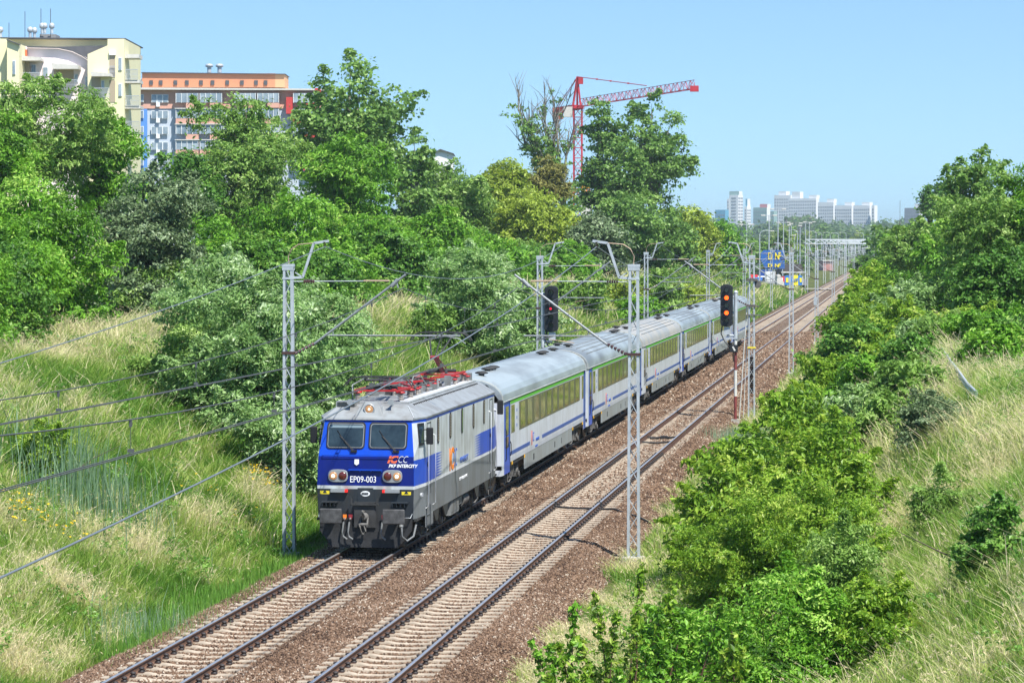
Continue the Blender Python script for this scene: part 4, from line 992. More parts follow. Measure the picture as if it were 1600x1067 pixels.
KIND = {  # material, leaf length, aspect, droop, cluster radius, lobe range, bark
 'rob': (G_rob, .20, .42, .55, .55, (.22, .40), M_bark), 'fea': (G_rob2, .20, .40, .6, .5, (.2, .36), M_bark),
 'dark': (G_dark, .16, .6, .25, .5, (.25, .42), M_bark), 'olive': (G_olive, .13, .5, .15, .42, (.22, .36), M_bark),
 'yel': (G_yel, .19, .45, .35, .5, (.22, .38), M_bark), 'pop': (G_pop, .15, .75, .3, .45, (.16, .27), M_barkp),
 'silv': (G_silv, .19, .40, .5, .42, (.22, .38), M_bark), 'bri': (G_bright, .17, .45, .5, .38, (.22, .38), M_bark), 'gold': (G_gold, .2, .4, .9, .4, (.2, .34), M_bark)}
NLEAF = [0]
def crown(center, rad, kind, seed, dens=1., lsz=None, nl=None, fill=1., squash=None, clus=1., sprays=1., skirt=False):
    """crown of lobes inside an ellipsoid; returns verts, tints, lobe centres"""
    mt, ls, asp, droop, cr, lr, bk = KIND[kind]; ls = lsz or ls; rg = np.random.default_rng(seed); cr = cr*clus
    rx, ry, rz = rad; C, N, T, LC, CRS = [], [], [], [], []
    rm = (rx*ry*rz)**(1/3); nl = nl or int(22+rm*4.5)
    nsk = int(nl*.4) if skirt else 0
    for i in range(nl+nsk):
        d = rg.normal(0, 1, 3); d /= np.linalg.norm(d); k = rg.uniform(.3, .88); 
        d = d*(.72+.28/np.abs(d).max())
        if i == 0: d = np.array([0, 0, 1.]); k = .72
        if i >= nl: an = rg.uniform(0, 6.283); d = np.array([math.cos(an), math.sin(an), 0])*rg.uniform(.45, .98); d[2] = -rg.uniform(.55, .95); k = .92
        lc = d*k*np.array([rx, ry, rz]); q = rg.uniform(*lr)*rm*(1.15 if k < .6 else 1.)
        if lc[2] < -.35*rz and i < nl: lc[2] *= .8
        if i == 0: lc = np.array([0, 0, rz-.8*q])
        el = np.array([q*rg.uniform(.8, 1.25), q*rg.uniform(.8, 1.25), q*rg.uniform(.65, 1.0)])
        LC.append((lc, q)); A = 4*math.pi*q*q; nc = int(A/(cr*cr)*.44*dens)+3
        e = rg.normal(0, 1, (nc, 3)); e /= np.linalg.norm(e, axis=1)[:, None]
        e = e[(e[:, 2] > -.75)]; rr_ = rg.uniform(.62, 1.08, len(e))[:, None]
        P = lc+e*el*rr_; 
        hid = np.zeros(len(e), bool)
        for l2, q2 in LC[:-1]: hid |= (np.linalg.norm(P-l2, axis=1) < q2*.6)
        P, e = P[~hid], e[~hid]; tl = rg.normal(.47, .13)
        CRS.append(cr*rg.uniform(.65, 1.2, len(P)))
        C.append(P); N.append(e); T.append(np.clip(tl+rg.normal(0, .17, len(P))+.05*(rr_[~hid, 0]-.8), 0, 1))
    # loose sprays reaching out of the outline
    ns = int((10+rm*5)*sprays)
    for i in range(ns):
        j = rg.integers(len(LC)); lc, q = LC[j]; d = lc/np.array([rx, ry, rz])+rg.normal(0, .35, 3); d[2] = abs(d[2])*.6+rg.uniform(-.1, .5); d /= np.linalg.norm(d); ln = rg.uniform(.25, .75)*min(1.6, .3+q*.6)
        m = int(ln/(cr*.33))+2; tt = np.linspace(.85, 1, m)[:, None]; P = lc+d*q*.9+d*np.linspace(0, ln, m)[:, None]; P[:, 2] -= droop*.25*np.linspace(0, ln, m)**2
        C.append(P); N.append(np.tile(d, (m, 1))); T.append(np.clip(np.full(m, rg.normal(.6, .12)), 0, 1)); CRS.append(np.linspace(cr*.6, cr*.3, m))
    # filler through the volume
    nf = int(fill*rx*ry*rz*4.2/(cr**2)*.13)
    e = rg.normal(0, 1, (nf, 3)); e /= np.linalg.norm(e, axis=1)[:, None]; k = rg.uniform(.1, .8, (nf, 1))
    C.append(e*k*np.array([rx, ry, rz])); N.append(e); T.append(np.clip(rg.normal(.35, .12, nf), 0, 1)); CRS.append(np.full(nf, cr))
    C, N, T = np.concatenate(C), np.concatenate(N), np.concatenate(T)
    npc = max(5, int(.80*cr*cr*3.2/(ls*ls*asp*.5)*.55))
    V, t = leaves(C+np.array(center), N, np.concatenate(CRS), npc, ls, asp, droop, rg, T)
    NLEAF[0] += len(V)
    return V, t, LC
def trunk_mesh(base, top, r, lobes, center, bk, seed, n=5, multi=1):
    rg = np.random.default_rng(seed+99); mb = MB(); base = Vector(base); top = Vector(top)
    stems = []
    for k in range(multi):
        b = base+Vector((rg.normal(0, .25), rg.normal(0, .25), 0))*(multi > 1); t = top+Vector((rg.normal(0, 1), rg.normal(0, 1), 0))*(multi > 1)
        pts = [b.lerp(t, f)+Vector((rg.normal(0, .12), rg.normal(0, .12), 0))*(0 < f < 1) for f in (0, .2, .45, .7, 1)]
        mb.tube(pts, r, 7, radii=[r*1.25, r, r*.75, r*.5, r*.15]); stems.append(pts)
    for lc, q in lobes[:14]:
        P = stems[rg.integers(multi)]; f = rg.uniform(.25, .75); i = min(3, int(f*4)); a = P[i].lerp(P[i+1], f*4-i)
        e = Vector(lc)+Vector(center); mid = a.lerp(e, .5)+Vector((0, 0, .15*(e-a).length))
        mb.tube([a, mid, e], r*.3, 5, radii=[r*.42, r*.26, r*.06])
    return mb
NTREE = [0]
def tree(u, vt, Y, wpx, kind, label, cat='tree', group=None, vb=None, name=None, dens=1., lsz=None, fill=1., depth=1., multi=1, nl=None, X=None, lean=0, clus=1., seed=None, high=False):
    """tree at image column u and distance Y; top at image row vt; crown width wpx pixels; crown bottom at row vb or near ground"""
    NTREE[0] += 1; seed = seed or NTREE[0]*13+5
    x = px(u, Y) if X is None else X; g = float(height(x, Y))-.1; D = Y*math.cos(TH)-x*math.sin(TH)
    zt = 8.5-(vt-381)*D/FPX; zb = (8.5-(vb-381)*D/FPX) if vb else g+.12*(zt-g); zb = max(zb, g+.1)
    if kind in ('rob', 'fea', 'silv', 'olive', 'dark', 'bri') and Y < 320 and vt > 120 and not high and (vb is None or vb >= 455 or cat != 'tree'): zb = min(zb, g+.3)
    if zt-zb < 1.6: zt = zb+1.6
    rx = wpx/2*D/FPX; rz = (zt-zb)/2; ry = rx*depth; c = (lean, 0, (zt+zb)/2-g)
    mt, bk = KIND[kind][0], KIND[kind][6]
    ls = lsz or max(KIND[kind][1], 4.4*D/(FPX*.64))
    V, t, LC = crown(c, (rx*.96, ry, rz*.97), kind, seed, dens, ls, nl, fill, clus=clus*max(1, ls/KIND[kind][1]*.85), skirt=(zb-g < 1.2), sprays=1. if cat == 'tree' else 2.2)
    o = empty(name or ('shrub' if cat in ('shrub', 'bush') else 'tree'), (x, Y, g), label, cat, group)
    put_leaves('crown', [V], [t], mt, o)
    r = max(.05, min(.42, (zt-g)*.02)); tm = trunk_mesh((0, 0, -.2), (lean*.8, 0, c[2]+rz*(.75 if cat == 'tree' else .1)), r*(1 if cat == 'tree' else .6), LC if cat == 'tree' else [(l*.55, q) for l, q in LC[:8]], c, bk, seed, multi=multi)
    tm.build('trunk', bk, o)
    return o
LG = 'trees of the wood on the left bank'; RG = 'trees on the right bank'
def T(*a, **k): return tree(*a, **k)
# left wood, front fringe
T(48, 262, 112, 240, 'rob', 'bright green robinia at the left edge of the photo, above the dry grass', group=LG, vb=548, dens=1.2)
T(-70, 250, 112, 200, 'rob', 'green robinia cut off by the left border behind the dry grass', group=LG, vb=560)
T(225, 262, 136, 195, 'olive', 'grey-green olive coloured tree between the bright robinia and the pale bushes', group=LG, vb=505, dens=1.25)
T(55, 122, 165, 240, 'fea', 'light feathery tree whose top covers the pink apartment house', group=LG, vb=330)
T(158, 168, 170, 140, 'rob', 'green tree below the balconies of the yellow apartment house', group=LG, vb=390)
T(-20, 165, 160, 160, 'rob', 'green tree at the left border in front of the yellow block', group=LG, vb=330)
T(385, 142, 200, 205, 'fea', 'large pale green tree covering the middle of the orange apartment block', group=LG, vb=420, dens=1.1)
T(285, 235, 190, 130, 'dark', 'dark green tree in the gap below the blue and white facade', group=LG, vb=420)
T(330, 330, 150, 150, 'rob', 'dark robinia behind the big pale bush, left of the mast top', group=LG, vb=470)
T(548, 88, 270, 220, 'pop', 'tallest tree of the left wood, with loose crown against the sky', group=LG, vb=330, dens=.75, fill=.35, clus=1.15)
T(648, 205, 262, 90, 'pop', 'small side crown to the right of the tallest left tree', group=LG, vb=420, dens=.9)
T(545, 215, 215, 170, 'rob', 'green tree directly below the tallest crown of the left wood', group=LG, vb=420)
T(450, 300, 168, 190, 'rob', 'green robinia behind the top of the nearest left mast', group=LG, vb=480, dens=1.15)
T(590, 330, 185, 150, 'rob', 'green robinia above the patch of dry grass beside the locomotive', group=LG, vb=495)
T(520, 400, 158, 120, 'dark', 'dark low tree at the wood edge, right of the nearest left mast', group=LG, vb=500)
T(705, 245, 300, 150, 'fea', 'pale tree behind the wood with the white house tip above it', group=LG, vb=400)
T(690, 330, 215, 170, 'rob', 'broad green robinia in the middle of the left wood', group=LG, vb=470)
T(770, 370, 232, 130, 'rob', 'green robinia just left of the red signal', group=LG, vb=500)
T(790, 248, 330, 110, 'yel', 'yellow-green tree left of the golden crown', group=LG, vb=400)
T(838, 290, 300, 150, 'yel', 'largest yellow-green tree, below the dying poplar', group=LG, vb=430, dens=1.1)
T(852, 240, 345, 72, 'gold', 'golden brown drooping crown below the dying poplar', group=LG, vb=330)
T(740, 378, 147, 190, 'silv', 'silvery leaved robinia behind the coach roofs, left of the red signal', group=LG, vb=585, dens=1.1)
T(815, 432, 152, 130, 'silv', 'silvery bush behind the front coach roof, below the red signal', 'bush', 'bushes on the left slope', vb=600)
T(675, 478, 143, 84, 'fea', 'small round bush standing alone on the grass slope beside the red roof gear', 'bush', 'bushes on the left slope', vb=562, dens=1.2, multi=3)
T(612, 430, 178, 110, 'dark', 'dark green tree above the dry grass patch, left of the round bush', group=LG, vb=505)
T(930, 335, 290, 95, 'olive', 'grey-green tree behind the top arm of the right mast', group=LG, vb=450, dens=1.2)
T(885, 400, 265, 110, 'rob', 'green tree behind the masts, left of the grey-green one', group=LG, vb=470)
# poplars by the crane
T(935, 148, 360, 66, 'pop', 'slender poplar to the right of the crane mast', group='poplars beside the crane', vb=400, dens=1.6, fill=1.2, lsz=.42, nl=40)
T(1018, 145, 360, 140, 'pop', 'broadest poplar, under the middle of the crane jib', group='poplars beside the crane', vb=390, dens=.95, fill=.6, lsz=.42, nl=34)
T(975, 215, 350, 80, 'pop', 'lower poplar between the slender one and the broadest one', group='poplars beside the crane', vb=400, dens=1.2, lsz=.42)
T(985, 300, 335, 170, 'pop', 'dark green tree mass at the foot of the poplars', group=LG, vb=430, dens=1.1, lsz=.4)
T(1075, 322, 390, 95, 'yel', 'bright green tree right of the poplars', group=LG, vb=430)
T(1050, 330, 370, 80, 'pop', 'dark tree between the poplars and the bright green one', group=LG, vb=430)
T(1125, 345, 420, 70, 'rob', 'green tree at the right end of the left wood', group=LG, vb=440)
# dying poplar with bare limbs
def dying(u, Y):
    x = px(u, Y); g = float(height(x, Y)); o = empty('tree', (x, Y, g), 'half dead poplar with bare branches leaning left of the crane mast', 'tree', 'poplars beside the crane')
    D = Y*math.cos(TH)-x*math.sin(TH); k = D/FPX; rg = np.random.default_rng(4); mb = MB(); z = lambda v: 8.5-(v-381)*k-g; tips = []
    def limb(a, b, r, lvl):
        a, b = Vector(a), Vector(b); m = a.lerp(b, .5)+Vector((rg.normal(0, .05)*(b-a).length, rg.normal(0, .5), 0)); mb.tube([a, m, b], r, 5, radii=[r, r*.7, r*.28])
        if lvl:
            for i in range(5):
                f = rg.uniform(.3, 1); p = a.lerp(m, f*2) if f < .5 else m.lerp(b, f*2-1); dv = (b-a).normalized()*rg.uniform(1.6, 4)*lvl*.5+Vector((rg.normal(0, .9), rg.normal(0, 1), rg.uniform(.2, 1.4)))
                q = p+dv; limb(p, q, r*.45, lvl-1)
        else: tips.append(b)
    root = (0, 0, 0); fork = (0, 0, z(300)); mb.tube([root, fork], .5, 7, radii=[.6, .42])
    tp = [(-70, 172), (-52, 192), (-38, 165), (-18, 150), (-6, 168), (8, 205), (-30, 200), (-62, 222)]
    P = []
    for du, v in tp:
        e = (du*k, rg.normal(0, 1.5), z(v)); limb(fork, e, .26, 2); P.append(Vector(e))
    mb.build('trunk', M_barkp, o)
    C = []
    for i, (e, n) in enumerate(zip(P, (44, 34, 14, 5, 4, 6, 12, 40))):
        for q in range(n):
            f = rg.uniform(.35, 1.05); p = Vector(fork).lerp(e, f); C.append((p.x+rg.normal(0, .7), p.y+rg.normal(0, .8), p.z+rg.normal(0, .8)))
    for q in range(130): C.append((rg.normal(-.5, 2.0), rg.normal(0, 1.5), rg.uniform(z(345), z(285))))
    C = np.array(C); N = rg.normal(0, 1, C.shape); N /= np.linalg.norm(N, axis=1)[:, None]
    V, t = leaves(C, N, .75, 26, .40, .7, .3, rg, np.full(len(C), .6)); put_leaves('crown', [V], [t], G_pop, o)
dying(880, 372)
# big pale bush beside the locomotive and companions
T(400, 440, 92, 310, 'silv', 'big pale silvery robinia bush left of the nearest mast', 'bush', 'bushes on the left slope', vb=772, dens=1.15, multi=3, lsz=.17)
T(290, 500, 94, 180, 'fea', 'pale green bush with yellow seed pods at the left side of the big silvery bush', 'bush', 'bushes on the left slope', vb=700, dens=1.1, multi=3, lsz=.16)
T(345, 392, 108, 200, 'silv', 'pale bush rising behind the big silvery bush', 'bush', 'bushes on the left slope', vb=600, multi=3, lsz=.18)
T(492, 440, 103, 200, 'silv', 'silvery bush behind the nearest left mast', 'bush', 'bushes on the left slope', vb=650, multi=3, lsz=.17)
T(450, 620, 87.5, 170, 'silv', 'low leafy bush at the foot of the big silvery one, beside the mast', 'bush', 'bushes on the left slope', vb=790, multi=3, lsz=.15)
for i, (u, vt, Y, wp, kd, vb, lb) in enumerate([
    (900, 440, 215, 110, 'fea', 515, 'low bush on the far slope above the second coach'), (965, 442, 235, 105, 'yel', 505, 'light green low bush on the far slope, left of the brownish roof'),
    (1030, 425, 262, 85, 'fea', 480, 'low bush on the far slope behind the farther right mast arms'), (1000, 468, 222, 80, 'rob', 515, 'dark green low bush above the silver roofs'),
    (1075, 448, 290, 60, 'yel', 480, 'yellowish low bush on the far slope above the fifth coach'), (1140, 425, 400, 50, 'fea', 448, 'small bush at the edge of the parking place')]):
    T(u, vt, Y, wp, kd, lb, 'bush', 'low bushes on the far left slope', vb=vb, multi=3)
# right bank
T(1560, 262, 150, 200, 'fea', 'big tree at the right edge, tallest on the right bank', group=RG, vb=500, dens=1.05)
T(1530, 232, 185, 110, 'pop', 'loose crown rising highest behind the right bank trees', group=RG, vb=400, dens=.7, fill=.4)
T(1625, 235, 150, 150, 'rob', 'dark green tree cut off by the right border', group=RG, vb=480)
T(1560, 380, 128, 170, 'dark', 'dark green tree above the grass at the right edge', group=RG, vb=575, dens=1.1)
T(1480, 335, 215, 110, 'rob', 'green tree between the slim columnar trees and the big right tree', group=RG, vb=470)
T(1430, 345, 250, 100, 'fea', 'pale green tree left of the big right trees', group=RG, vb=440)
T(1395, 400, 260, 70, 'rob', 'rounded green tree beside the end of the portals', group=RG, vb=450)
T(1410, 355, 300, 80, 'rob', 'green tree below the distant grey block on the right', group=RG, vb=420)
T(1490, 300, 240, 55, 'pop', 'loose green tree beside the slim columnar trees', group=RG, vb=400)
for u, vt, lb in ((1453, 292, 'left slim columnar poplar on the right horizon'), (1468, 286, 'middle slim columnar poplar on the right horizon'), (1484, 292, 'right slim columnar poplar on the right horizon')):
    T(u, vt, 420, 17, 'dark', lb, group='slim poplars on the right horizon', vb=352, lsz=.5, dens=1.2)
T(1362, 412, 200, 95, 'bri', 'bright green shrub beside the far tracks, in front of the portals', 'shrub', 'shrubs right of the tracks', vb=490, dens=1.1)
T(1335, 455, 160, 120, 'bri', 'green shrub right of the mast with the small grey box', 'shrub', 'shrubs right of the tracks', vb=575, multi=3)
T(1440, 432, 150, 140, 'silv', 'silvery green shrub in the middle of the right bank', 'shrub', 'shrubs right of the tracks', vb=560, multi=3)
T(1400, 470, 135, 130, 'bri', 'light green shrub above the dark one on the right bank', 'shrub', 'shrubs right of the tracks', vb=590, multi=3)
T(1500, 490, 125, 120, 'bri', 'yellow-green shrub just beyond the upper end of the metal rail', 'shrub', 'shrubs right of the tracks', vb=560, multi=3, dens=.8)
T(1330, 500, 118, 150, 'dark', 'dark green dense shrub right of the mast on the ballast edge', 'shrub', 'shrubs right of the tracks', vb=640, multi=3, dens=1.2)
T(1285, 560, 106, 90, 'bri', 'bright leaved shrub at the ballast edge, front of the dark one', 'shrub', 'shrubs right of the tracks', vb=660, multi=3)
T(1430, 560, 100, 100, 'dark', 'dark low shrub left of the metal rail', 'shrub', 'shrubs right of the tracks', vb=640, multi=3)
T(1340, 600, 92, 130, 'silv', 'pale green shrub behind the broad bright one', 'shrub', 'shrubs right of the tracks', vb=700, multi=3, dens=.9)
T(1460, 610, 80, 110, 'olive', 'sparse olive shrub on the grassy bank', 'shrub', 'shrubs right of the tracks', vb=700, multi=4, dens=.5, fill=.3, lsz=.10)
T(1225, 600, 76, 130, 'bri', 'tall bright green walnut shrub right of the mast with weights', 'shrub', 'shrubs right of the tracks', vb=760, multi=2, lsz=.18, dens=.95, clus=1)
T(1165, 672, 69, 215, 'bri', 'broad bright green shrub in front of the tall walnut one', 'shrub', 'shrubs right of the tracks', vb=900, multi=3, lsz=.17, dens=1.0)
T(1310, 650, 72, 170, 'bri', 'bright shrub to the right of the tall walnut one', 'shrub', 'shrubs right of the tracks', vb=800, multi=3, lsz=.16)
T(1265, 745, 60, 270, 'bri', 'wide shrub of very small leaves in the foreground', 'shrub', 'shrubs right of the tracks', vb=980, multi=5, lsz=.08, dens=.75, fill=.6, clus=.7)
T(1150, 800, 60, 200, 'bri', 'small leaved shrub at the grass edge in the foreground', 'shrub', 'shrubs right of the tracks', vb=1010, multi=4, lsz=.085, clus=.7)
T(1215, 900, 50, 300, 'rob', 'leafy shrub at the bottom edge of the photo', 'shrub', 'shrubs right of the tracks', vb=1130, multi=4, lsz=.10, clus=.7)
T(1360, 930, 50, 200, 'bri', 'light green shrub at the bottom edge beside the pale grass', 'shrub', 'shrubs right of the tracks', vb=1120, multi=4, lsz=.10, clus=.7, dens=.8)
# undergrowth closing the foot of the left wood and the middle of the right bank
def undergrowth():
    rg = np.random.default_rng(91)
    for i, Y in enumerate(np.concatenate([np.arange(93, 150, 5.2), np.arange(152, 290, 9.)])):
        x = -34.5+rg.normal(0, .9)-(.030*(Y-93)*(Y < 140)); 
        if 138 < Y < 164: x = -33.5
        if 108 < Y < 130: continue
        D = Y*math.cos(TH)-x*math.sin(TH); h = rg.uniform(2.6, 4.6); g = float(height(x, Y)); u = float(proj([x, Y, 5])[0]); vt = 381-(g+h-8.5)*FPX/D
        T(u, vt, Y, 5.8*FPX/D*rg.uniform(.8, 1.2), ('rob', 'dark', 'rob', 'fea', 'dark')[i % 5], 'low shrub in the undergrowth along the foot of the left wood', 'shrub', 'undergrowth along the foot of the left wood', X=x, multi=3, depth=.8)
undergrowth()
for i, (u, vt, Y, wp, kd, lb) in enumerate([
    (1560, 755, 52, 110, 'dark', 'dark leafy weed bush in the tall grass near the right edge'), (1470, 700, 66, 80, 'fea', 'pale weed bush in the grass below the guard rail'), (60, 790, 72, 80, 'bri', 'bright weed bush behind the reeds on the left slope')]):
    x = px(u, Y); D = Y*math.cos(TH)-x*math.sin(TH); vb_ = 381+(8.5-float(height(x, Y)))*FPX/D
    T(u, vb_-1.15*FPX/D, Y, wp, kd, lb, 'bush', 'small bushes scattered in the grass', vb=vb_, multi=4, lsz=.09, clus=.6, dens=.6, fill=.4)
for a in ((1550, 485, 113, 150, 'rob', 'green shrub under the dark tree at the right edge', 600), (1490, 500, 118, 120, 'fea', 'pale shrub between the guard rail and the dark right hand tree', 610), (1390, 530, 108, 140, 'bri', 'light green shrub in the middle of the shrubs right of the tracks', 640), (1600, 500, 108, 110, 'dark', 'dark shrub cut off by the right border', 600),
          (1370, 440, 175, 110, 'bri', 'light green shrub behind the silvery one of the right bank', 520), (1440, 520, 122, 110, 'silv', 'silvery shrub left of the upper end of the guard rail', 600),
          (1430, 590, 90, 150, 'fea', 'broad pale shrub above the tall grass, left of the guard rail', 690), (1550, 560, 96, 110, 'rob', 'low green shrub in the grass right of the guard rail', 620), (1350, 560, 104, 120, 'rob', 'green shrub between the dark shrub and the pale ones', 660),
          (1385, 610, 86, 120, 'fea', 'pale loose shrub above the tall grass of the right bank', 700), (1520, 440, 150, 140, 'rob', 'green shrub in front of the big right hand trees', 560)):
    T(a[0], a[1], a[2], a[3], a[4], a[5], 'shrub', 'shrubs right of the tracks', vb=a[6], multi=3)
# saplings with visible single leaves near the bottom edge
def sapling(u, vt, Y, hgt, label, seed, leafl=.13, n=46, mt=G_rob):
    rg = np.random.default_rng(seed); x = px(u, Y); D = Y*math.cos(TH)-x*math.sin(TH); zt = 8.5-(vt-381)*D/FPX; g = float(height(x, Y))-.1
    o = empty('sapling', (x, Y, g), label, 'sapling', 'saplings with big leaves in the foreground'); h = zt-g
    mb = MB(); P, N = [], []; lean = rg.normal(0, .12)
    for st in range(3):
        a = Vector((rg.normal(0, .15), rg.normal(0, .2), 0)); b = Vector((lean*h+rg.normal(0, .35)*(st > 0), rg.normal(0, .3), h*(1 if st == 0 else rg.uniform(.65, .9))))
        m = a.lerp(b, .5)+Vector((rg.normal(0, .1), 0, 0)); mb.tube([a, m, b], .02, 5, radii=[.025, .016, .005])
        for i in range(n):
            f = rg.uniform(.25, 1) ** .8; p = a.lerp(m, f*2) if f < .5 else m.lerp(b, f*2-1); an = rg.uniform(0, 6.28); d = Vector((math.cos(an), math.sin(an), rg.uniform(-.1, .3))); L = rg.uniform(.04, .32)*(1.15-f)
            e = p+d*L; mb.tube([p, e], .004, 3); P.append(e); N.append(d)
    mb.build('stem', mat('stem_reddish', (.13, .07, .05), .7), o)
    P = np.array([tuple(p) for p in P]); N = np.array([tuple(p) for p in N])
    V, t = leaves(P, N, .06, 3, leafl, .5, .7, rg, np.clip(rg.normal(.5, .2, len(P)), 0, 1)); put_leaves('crown', [V], [t], mt, o)
T(1320, 820, 56, 130, 'fea', 'sparse pale green shrub at the border of the thicket and the tall grass', 'shrub', 'shrubs right of the tracks', vb=1000, multi=4, lsz=.09, clus=.7, dens=.7)
T(1265, 600, 84, 110, 'bri', 'small bright shrub behind the tall walnut one', 'shrub', 'shrubs right of the tracks', vb=700, multi=3, lsz=.15)
T(1080, 960, 50, 200, 'rob', 'low leafy shrub at the bottom edge, left part of the foreground thicket', 'shrub', 'shrubs right of the tracks', vb=1120, multi=4, lsz=.10, clus=.7, dens=.8)
T(1130, 730, 66, 120, 'bri', 'bright leaved shrub reaching out over the pale grass strip', 'shrub', 'shrubs right of the tracks', vb=900, multi=3, lsz=.15)
sl_ = [(985, 885, 49, 'sapling standing alone highest in the pale grass'), (915, 945, 47, 'sapling with dark leaves nearest to the ballast edge'), (950, 930, 48, 'sapling between the lone high one and the ballast edge'), (1030, 945, 48, 'sapling at the left end of the foreground thicket'),
       (1065, 930, 50, 'sapling before the small leaved shrub'), (1110, 930, 47, 'sapling in the middle of the foreground thicket'), (890, 1010, 46, 'low sapling at the bottom edge by the ballast'), (1000, 1000, 45, 'leafy sapling at the bottom edge of the photo'), (1160, 985, 46, 'sapling at the right end of the foreground thicket')]
for i, (u, v, Y, lb) in enumerate(sl_): sapling(u, v, Y, 2, lb, 50+i, n=80, mt=G_rob if i % 2 else G_bright)
# far woods: individual rounded trees in rows, then one mass of wood
def far_row():
    rg = np.random.default_rng(11); protos = []
    for k in range(5):
        V, t, LC = crown((0, 0, 5.2), (4.2, 4.2, 4.6), 'dark', 300+k, .55, .75, 16, .8, clus=2.0)
        o = empty('tree', (0, 0, -500)); put_leaves('crown', [V], [t], [G_far, G_rob2, G_far, G_pop, G_yel][k], o); mb = MB(); mb.tube([(0, 0, -1), (0, 0, 6)], .3, 6, radii=[.35, .15]); mb.build('trunk', M_bark, o); protos.append(o)
    used = [False]*5; n = 0
    spots = []
    for i in range(26): spots.append((rg.uniform(1135, 1262), rg.uniform(600, 900), rg.uniform(.75, 1.15)))
    for i in range(34): spots.append((1125+i*9.2+rg.normal(0, 3), rg.uniform(950, 1600), rg.uniform(1.0, 1.5)))
    for i in range(30): spots.append((1115+i*12.5+rg.normal(0, 5), rg.uniform(1500, 2100), rg.uniform(1.5, 2.1)))
    for i in range(16): spots.append((1385+i*9+rg.normal(0, 4), rg.uniform(420, 700), rg.uniform(.9, 1.4)))
    nm = ['rounded', 'broad', 'slanting', 'pale', 'bushy']
    for (u, Y, s) in spots:
        k = int(rg.integers(5)); o = protos[k] if not used[k] else dup(protos[k]); used[k] = True
        x = px(u, Y); o.location = (x, Y, -.6); o.scale = (s*rg.uniform(.85, 1.3), s, s*rg.uniform(.8, 1.15)); o.rotation_euler = (0, 0, rg.uniform(0, 6.28))
        if 1268 < u < 1385 and Y < 1250: o.location = (px(u, 1700), 1700, -.6)
        props(o, 'tree of the hazy wood between the far tracks and the city towers', 'tree', 'trees of the distant wood')
    # beyond: one mass
    V, t = [], []; C = []
    for i in range(900):
        u = rg.uniform(1040, 1640); Y = rg.uniform(2100, 2500); C.append((px(u, Y), Y, rg.uniform(0, 21)+9*vnoise(u, 0, 23.)))
    C = np.array(C); N = np.tile([0, -.5, .8], (len(C), 1)); v, tt = leaves(C, N, 7., 40, 2.6, .8, 0, rg, np.clip(rg.normal(.35, .15, len(C)), 0, 1))
    o = npmesh('distant_wood', v.reshape(-1, 3), np.arange(len(v)*4).reshape(-1, 4), G_far, tint=tt); props(o, kind='stuff')
far_row()
# ================================================================== GRASS
G_grass = leafmat('grass_blades', [(0, (.095, .225, .025)), (.35, (.235, .375, .055)), (.6, (.40, .47, .13)), (.8, (.58, .58, .29)), (1, (.82, .68, .48))], trans=.35, rough=.5, spec=.3)
G_reed = leafmat('reed_blades', [(0, (.08, .17, .08)), (.5, (.17, .28, .15)), (1, (.32, .44, .30))], trans=.3, rough=.5)
G_weed = leafmat('weed_leaves', [(0, (.05, .15, .014)), (.5, (.11, .28, .03)), (1, (.26, .44, .09))], trans=.3, rough=.4, spec=.4)
def blades(X, Y, Z, Ln, Wd, t, rg, lean=.35, wind=(.25, .0)):
    n = len(X); a = rg.uniform(0, 2*np.pi, n); b = rg.uniform(0, 2*np.pi, n)
    d = np.stack([np.cos(b)*lean*rg.random(n)+wind[0], np.sin(b)*lean*rg.random(n)+wind[1]], 1)
    w_ = np.stack([np.cos(a), np.sin(a)], 1)*Wd[:, None]*.5; P = np.stack([X, Y], 1)
    f = lambda k, ws: np.concatenate([P+d*Ln[:, None]*k*k+w_*ws, (Z+Ln*k*(1-.18*k*lean))[:, None]], 1)
    V = np.stack([f(0, -1), f(0, 1), f(.55, .75), f(.55, -.75), f(1, .16), f(1, -.16)], 1)
    i = 6*np.arange(n)[:, None]; F = np.concatenate([i+[0, 1, 2, 3], i+[3, 2, 4, 5]], 1).reshape(-1, 4)
    return V.reshape(-1, 3), F, np.repeat(t, 2)
def visible(x, y, z, mg=70):
    u, v = proj(np.stack([x, y, z], -1)); return (u > -mg) & (u < 1600+mg) & (v < 1067+mg)
